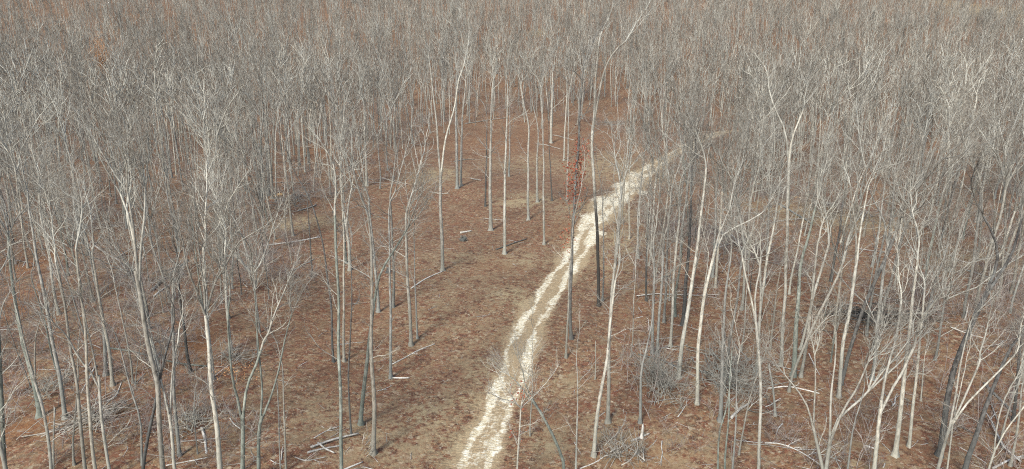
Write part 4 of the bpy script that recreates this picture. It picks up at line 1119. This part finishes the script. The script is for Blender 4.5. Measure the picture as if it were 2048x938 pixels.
def shrub_mesh(seed):
    rnd_ = random.Random(seed)
    out = []
    s = [dict(seg=5, wob=.16, up=.06, tip=.3, sides=3, kids=6, t0=.15, ang=(20, 50), rat=(.28, .5), rmax=.03, rmin=.014),
         dict(seg=3, wob=.18, up=.04, tip=.4, sides=3, kids=2, t0=.15, ang=(25, 55), rat=(.4, .7), rmax=.014, rmin=.010),
         dict(seg=2, wob=.2, up=.02, tip=.6, sides=3, kids=0, t0=.2, ang=(25, 55), rat=(.5, .7), rmax=.007, rmin=.006)]
    tall = seed % 3 == 0
    for k in range(rnd_.randint(4, 8) if not tall else rnd_.randint(1, 3)):
        an = R(rnd_.uniform(5, 55) if not tall else rnd_.uniform(0, 16)); az = rnd_.uniform(0, 6.28)
        p = np.array([rnd_.gauss(0, .25), rnd_.gauss(0, .25), -.05])
        grow(out, p, np.array([math.sin(an) * math.cos(az), math.sin(an) * math.sin(az), math.cos(an)]), rnd_.uniform(.9, 2.4) if not tall else rnd_.uniform(3, 5), .016 if not tall else .03, 0, s, rnd_)
    V, Q = tubes(out)
    return mesh_from('brush', V, Q, [M['br']])
def stick_mesh(seed):
    rnd_ = random.Random(seed)
    out = []
    s = [dict(seg=4, wob=.12, up=-.0, tip=.4, sides=4, kids=2, t0=.3, ang=(25, 60), rat=(.3, .5), rmax=.03, rmin=.02),
         dict(seg=2, wob=.12, up=0, tip=.5, sides=3, kids=0, t0=.2, ang=(25, 55), rat=(.5, .7), rmax=.015, rmin=.01)]
    grow(out, ZERO, np.array([1, 0, .02]), rnd_.uniform(.6, 1.6), .022, 0, s, rnd_)
    V, Q = tubes(out)
    V[:, 2] = V[:, 2] * .25 + .02
    return mesh_from('stick', V, Q, [M['dead']])

def scatter_object(name, pts, scales, rots, tilt, protos, label, cat):
    """One mesh of points carrying its instances through geometry nodes (an uncountable mass)."""
    n = len(pts)
    me = bpy.data.meshes.new(name)
    me.vertices.add(n); me.vertices.foreach_set('co', np.asarray(pts, np.float32).ravel())
    def att(nm, typ, arr, key='value'):
        a_ = me.attributes.new(nm, typ, 'POINT'); a_.data.foreach_set(key, arr)
    att('siz', 'FLOAT', np.asarray(scales, np.float32))
    att('rotz', 'FLOAT_VECTOR', np.stack([tilt[0], tilt[1], rots], -1).astype(np.float32).ravel(), 'vector')
    att('which', 'INT', (rng.integers(0, len(protos), n)).astype(np.int32))
    o = bpy.data.objects.new(name, me); link(o)
    coll = bpy.data.collections.new(name + '_shapes')
    for k, pm in enumerate(protos):
        po = bpy.data.objects.new(f'{name}_shape_{k}', pm); coll.objects.link(po)
    ng = bpy.data.node_groups.new(name, 'GeometryNodeTree')
    ng.interface.new_socket('Geometry', in_out='INPUT', socket_type='NodeSocketGeometry')
    ng.interface.new_socket('Geometry', in_out='OUTPUT', socket_type='NodeSocketGeometry')
    gi = ng.nodes.new('NodeGroupInput'); go = ng.nodes.new('NodeGroupOutput')
    ci_ = ng.nodes.new('GeometryNodeCollectionInfo'); ci_.inputs['Collection'].default_value = coll
    ci_.inputs['Separate Children'].default_value = True; ci_.inputs['Reset Children'].default_value = True
    ip = ng.nodes.new('GeometryNodeInstanceOnPoints'); ip.inputs['Pick Instance'].default_value = True
    def na(nm, typ):
        q = ng.nodes.new('GeometryNodeInputNamedAttribute'); q.data_type = typ; q.inputs['Name'].default_value = nm; return q
    a1, a2, a3 = na('siz', 'FLOAT'), na('rotz', 'FLOAT_VECTOR'), na('which', 'INT')
    e2r = ng.nodes.new('FunctionNodeEulerToRotation')
    l = ng.links.new
    l(gi.outputs[0], ip.inputs['Points']); l(ci_.outputs[0], ip.inputs['Instance'])
    l(a3.outputs[0], ip.inputs['Instance Index']); l(a2.outputs[0], e2r.inputs[0]); l(e2r.outputs[0], ip.inputs['Rotation'])
    l(a1.outputs[0], ip.inputs['Scale']); l(ip.outputs[0], go.inputs[0])
    md = o.modifiers.new('scatter', 'NODES'); md.node_group = ng
    tag(o, label, cat, kind='stuff')
    return o

n = len(rest)
pts = np.array([(s[0], s[1], s[2]) for s in rest])
scatter_object('far_forest', pts, np.clip(rng.normal(.95, .17, n), .5, 1.35), rng.uniform(0, 6.28, n), (rng.normal(0, .06, n), rng.normal(0, .05, n)),
               [far_tree(300 + k, k % 2) for k in range(8)], 'grey leafless wood massed over the rising hillside', 'forest')

def mass(y0, y1, n, keep, wfac=.76):
    out = []
    while len(out) < n:
        y = math.sqrt(rng.uniform(y0 * y0, y1 * y1)); x = rng.uniform(-1, 1) * (wfac * y + 12)
        z = float(zt(x, y)); u, v = project((x, y, z))
        if keep(x, y, u, v): out.append((x, y, z))
    return np.array(out)
def clumpy(x, y):
    return math.sin(x / 7.3 + 1.3) * math.cos(y / 9.1) + .6 * math.sin(x / 3.1 + y / 4.7) + .5 * math.sin(x / 17 - y / 23)
kb = lambda x, y, u, v: not inside(u, v, CLEAR) and track_dist(x, y) > 3.5 and clumpy(x, y) > rng.normal(.1, .5)
p = np.vstack([mass(38, 120, 2000, kb), mass(120, 260, 2600, kb), mass(165, 330, 2600, lambda x, y, u, v: not inside(u, v, CLEAR) and track_dist(x, y) > 4 and clumpy(x, y) > -.6)])
n = len(p)
scatter_object('undergrowth', p, rng.uniform(.5, 1.35, n), rng.uniform(0, 6.28, n), (np.zeros(n), np.zeros(n)),
               [shrub_mesh(600 + k) for k in range(9)], 'brown-grey twiggy undergrowth between the trunks', 'undergrowth')
ks = lambda x, y, u, v: track_dist(x, y) > 2.3 and (not inside(u, v, CLEAR) or rng.random() < .35)
kz = lambda x, y, u, v: track_dist(x, y) > 4 and not inside(u, v, CLEAR) and clumpy(x + 40, y) > .1
n1 = 8000
p = np.vstack([mass(34, 170, n1, ks), mass(36, 150, 800, kz)]); n = len(p)
scatter_object('fallen_sticks', p, rng.uniform(.35, 1.2, n) * np.where(rng.random(n) < .12, 2.2, 1.0) * np.where(np.arange(n) < n1, 1.0, 2.6), rng.uniform(0, 6.28, n), (rng.normal(0, .05, n), rng.normal(0, .05, n)),
               [stick_mesh(700 + k) for k in range(8)], 'small pale sticks strewn over the leaf litter', 'sticks')
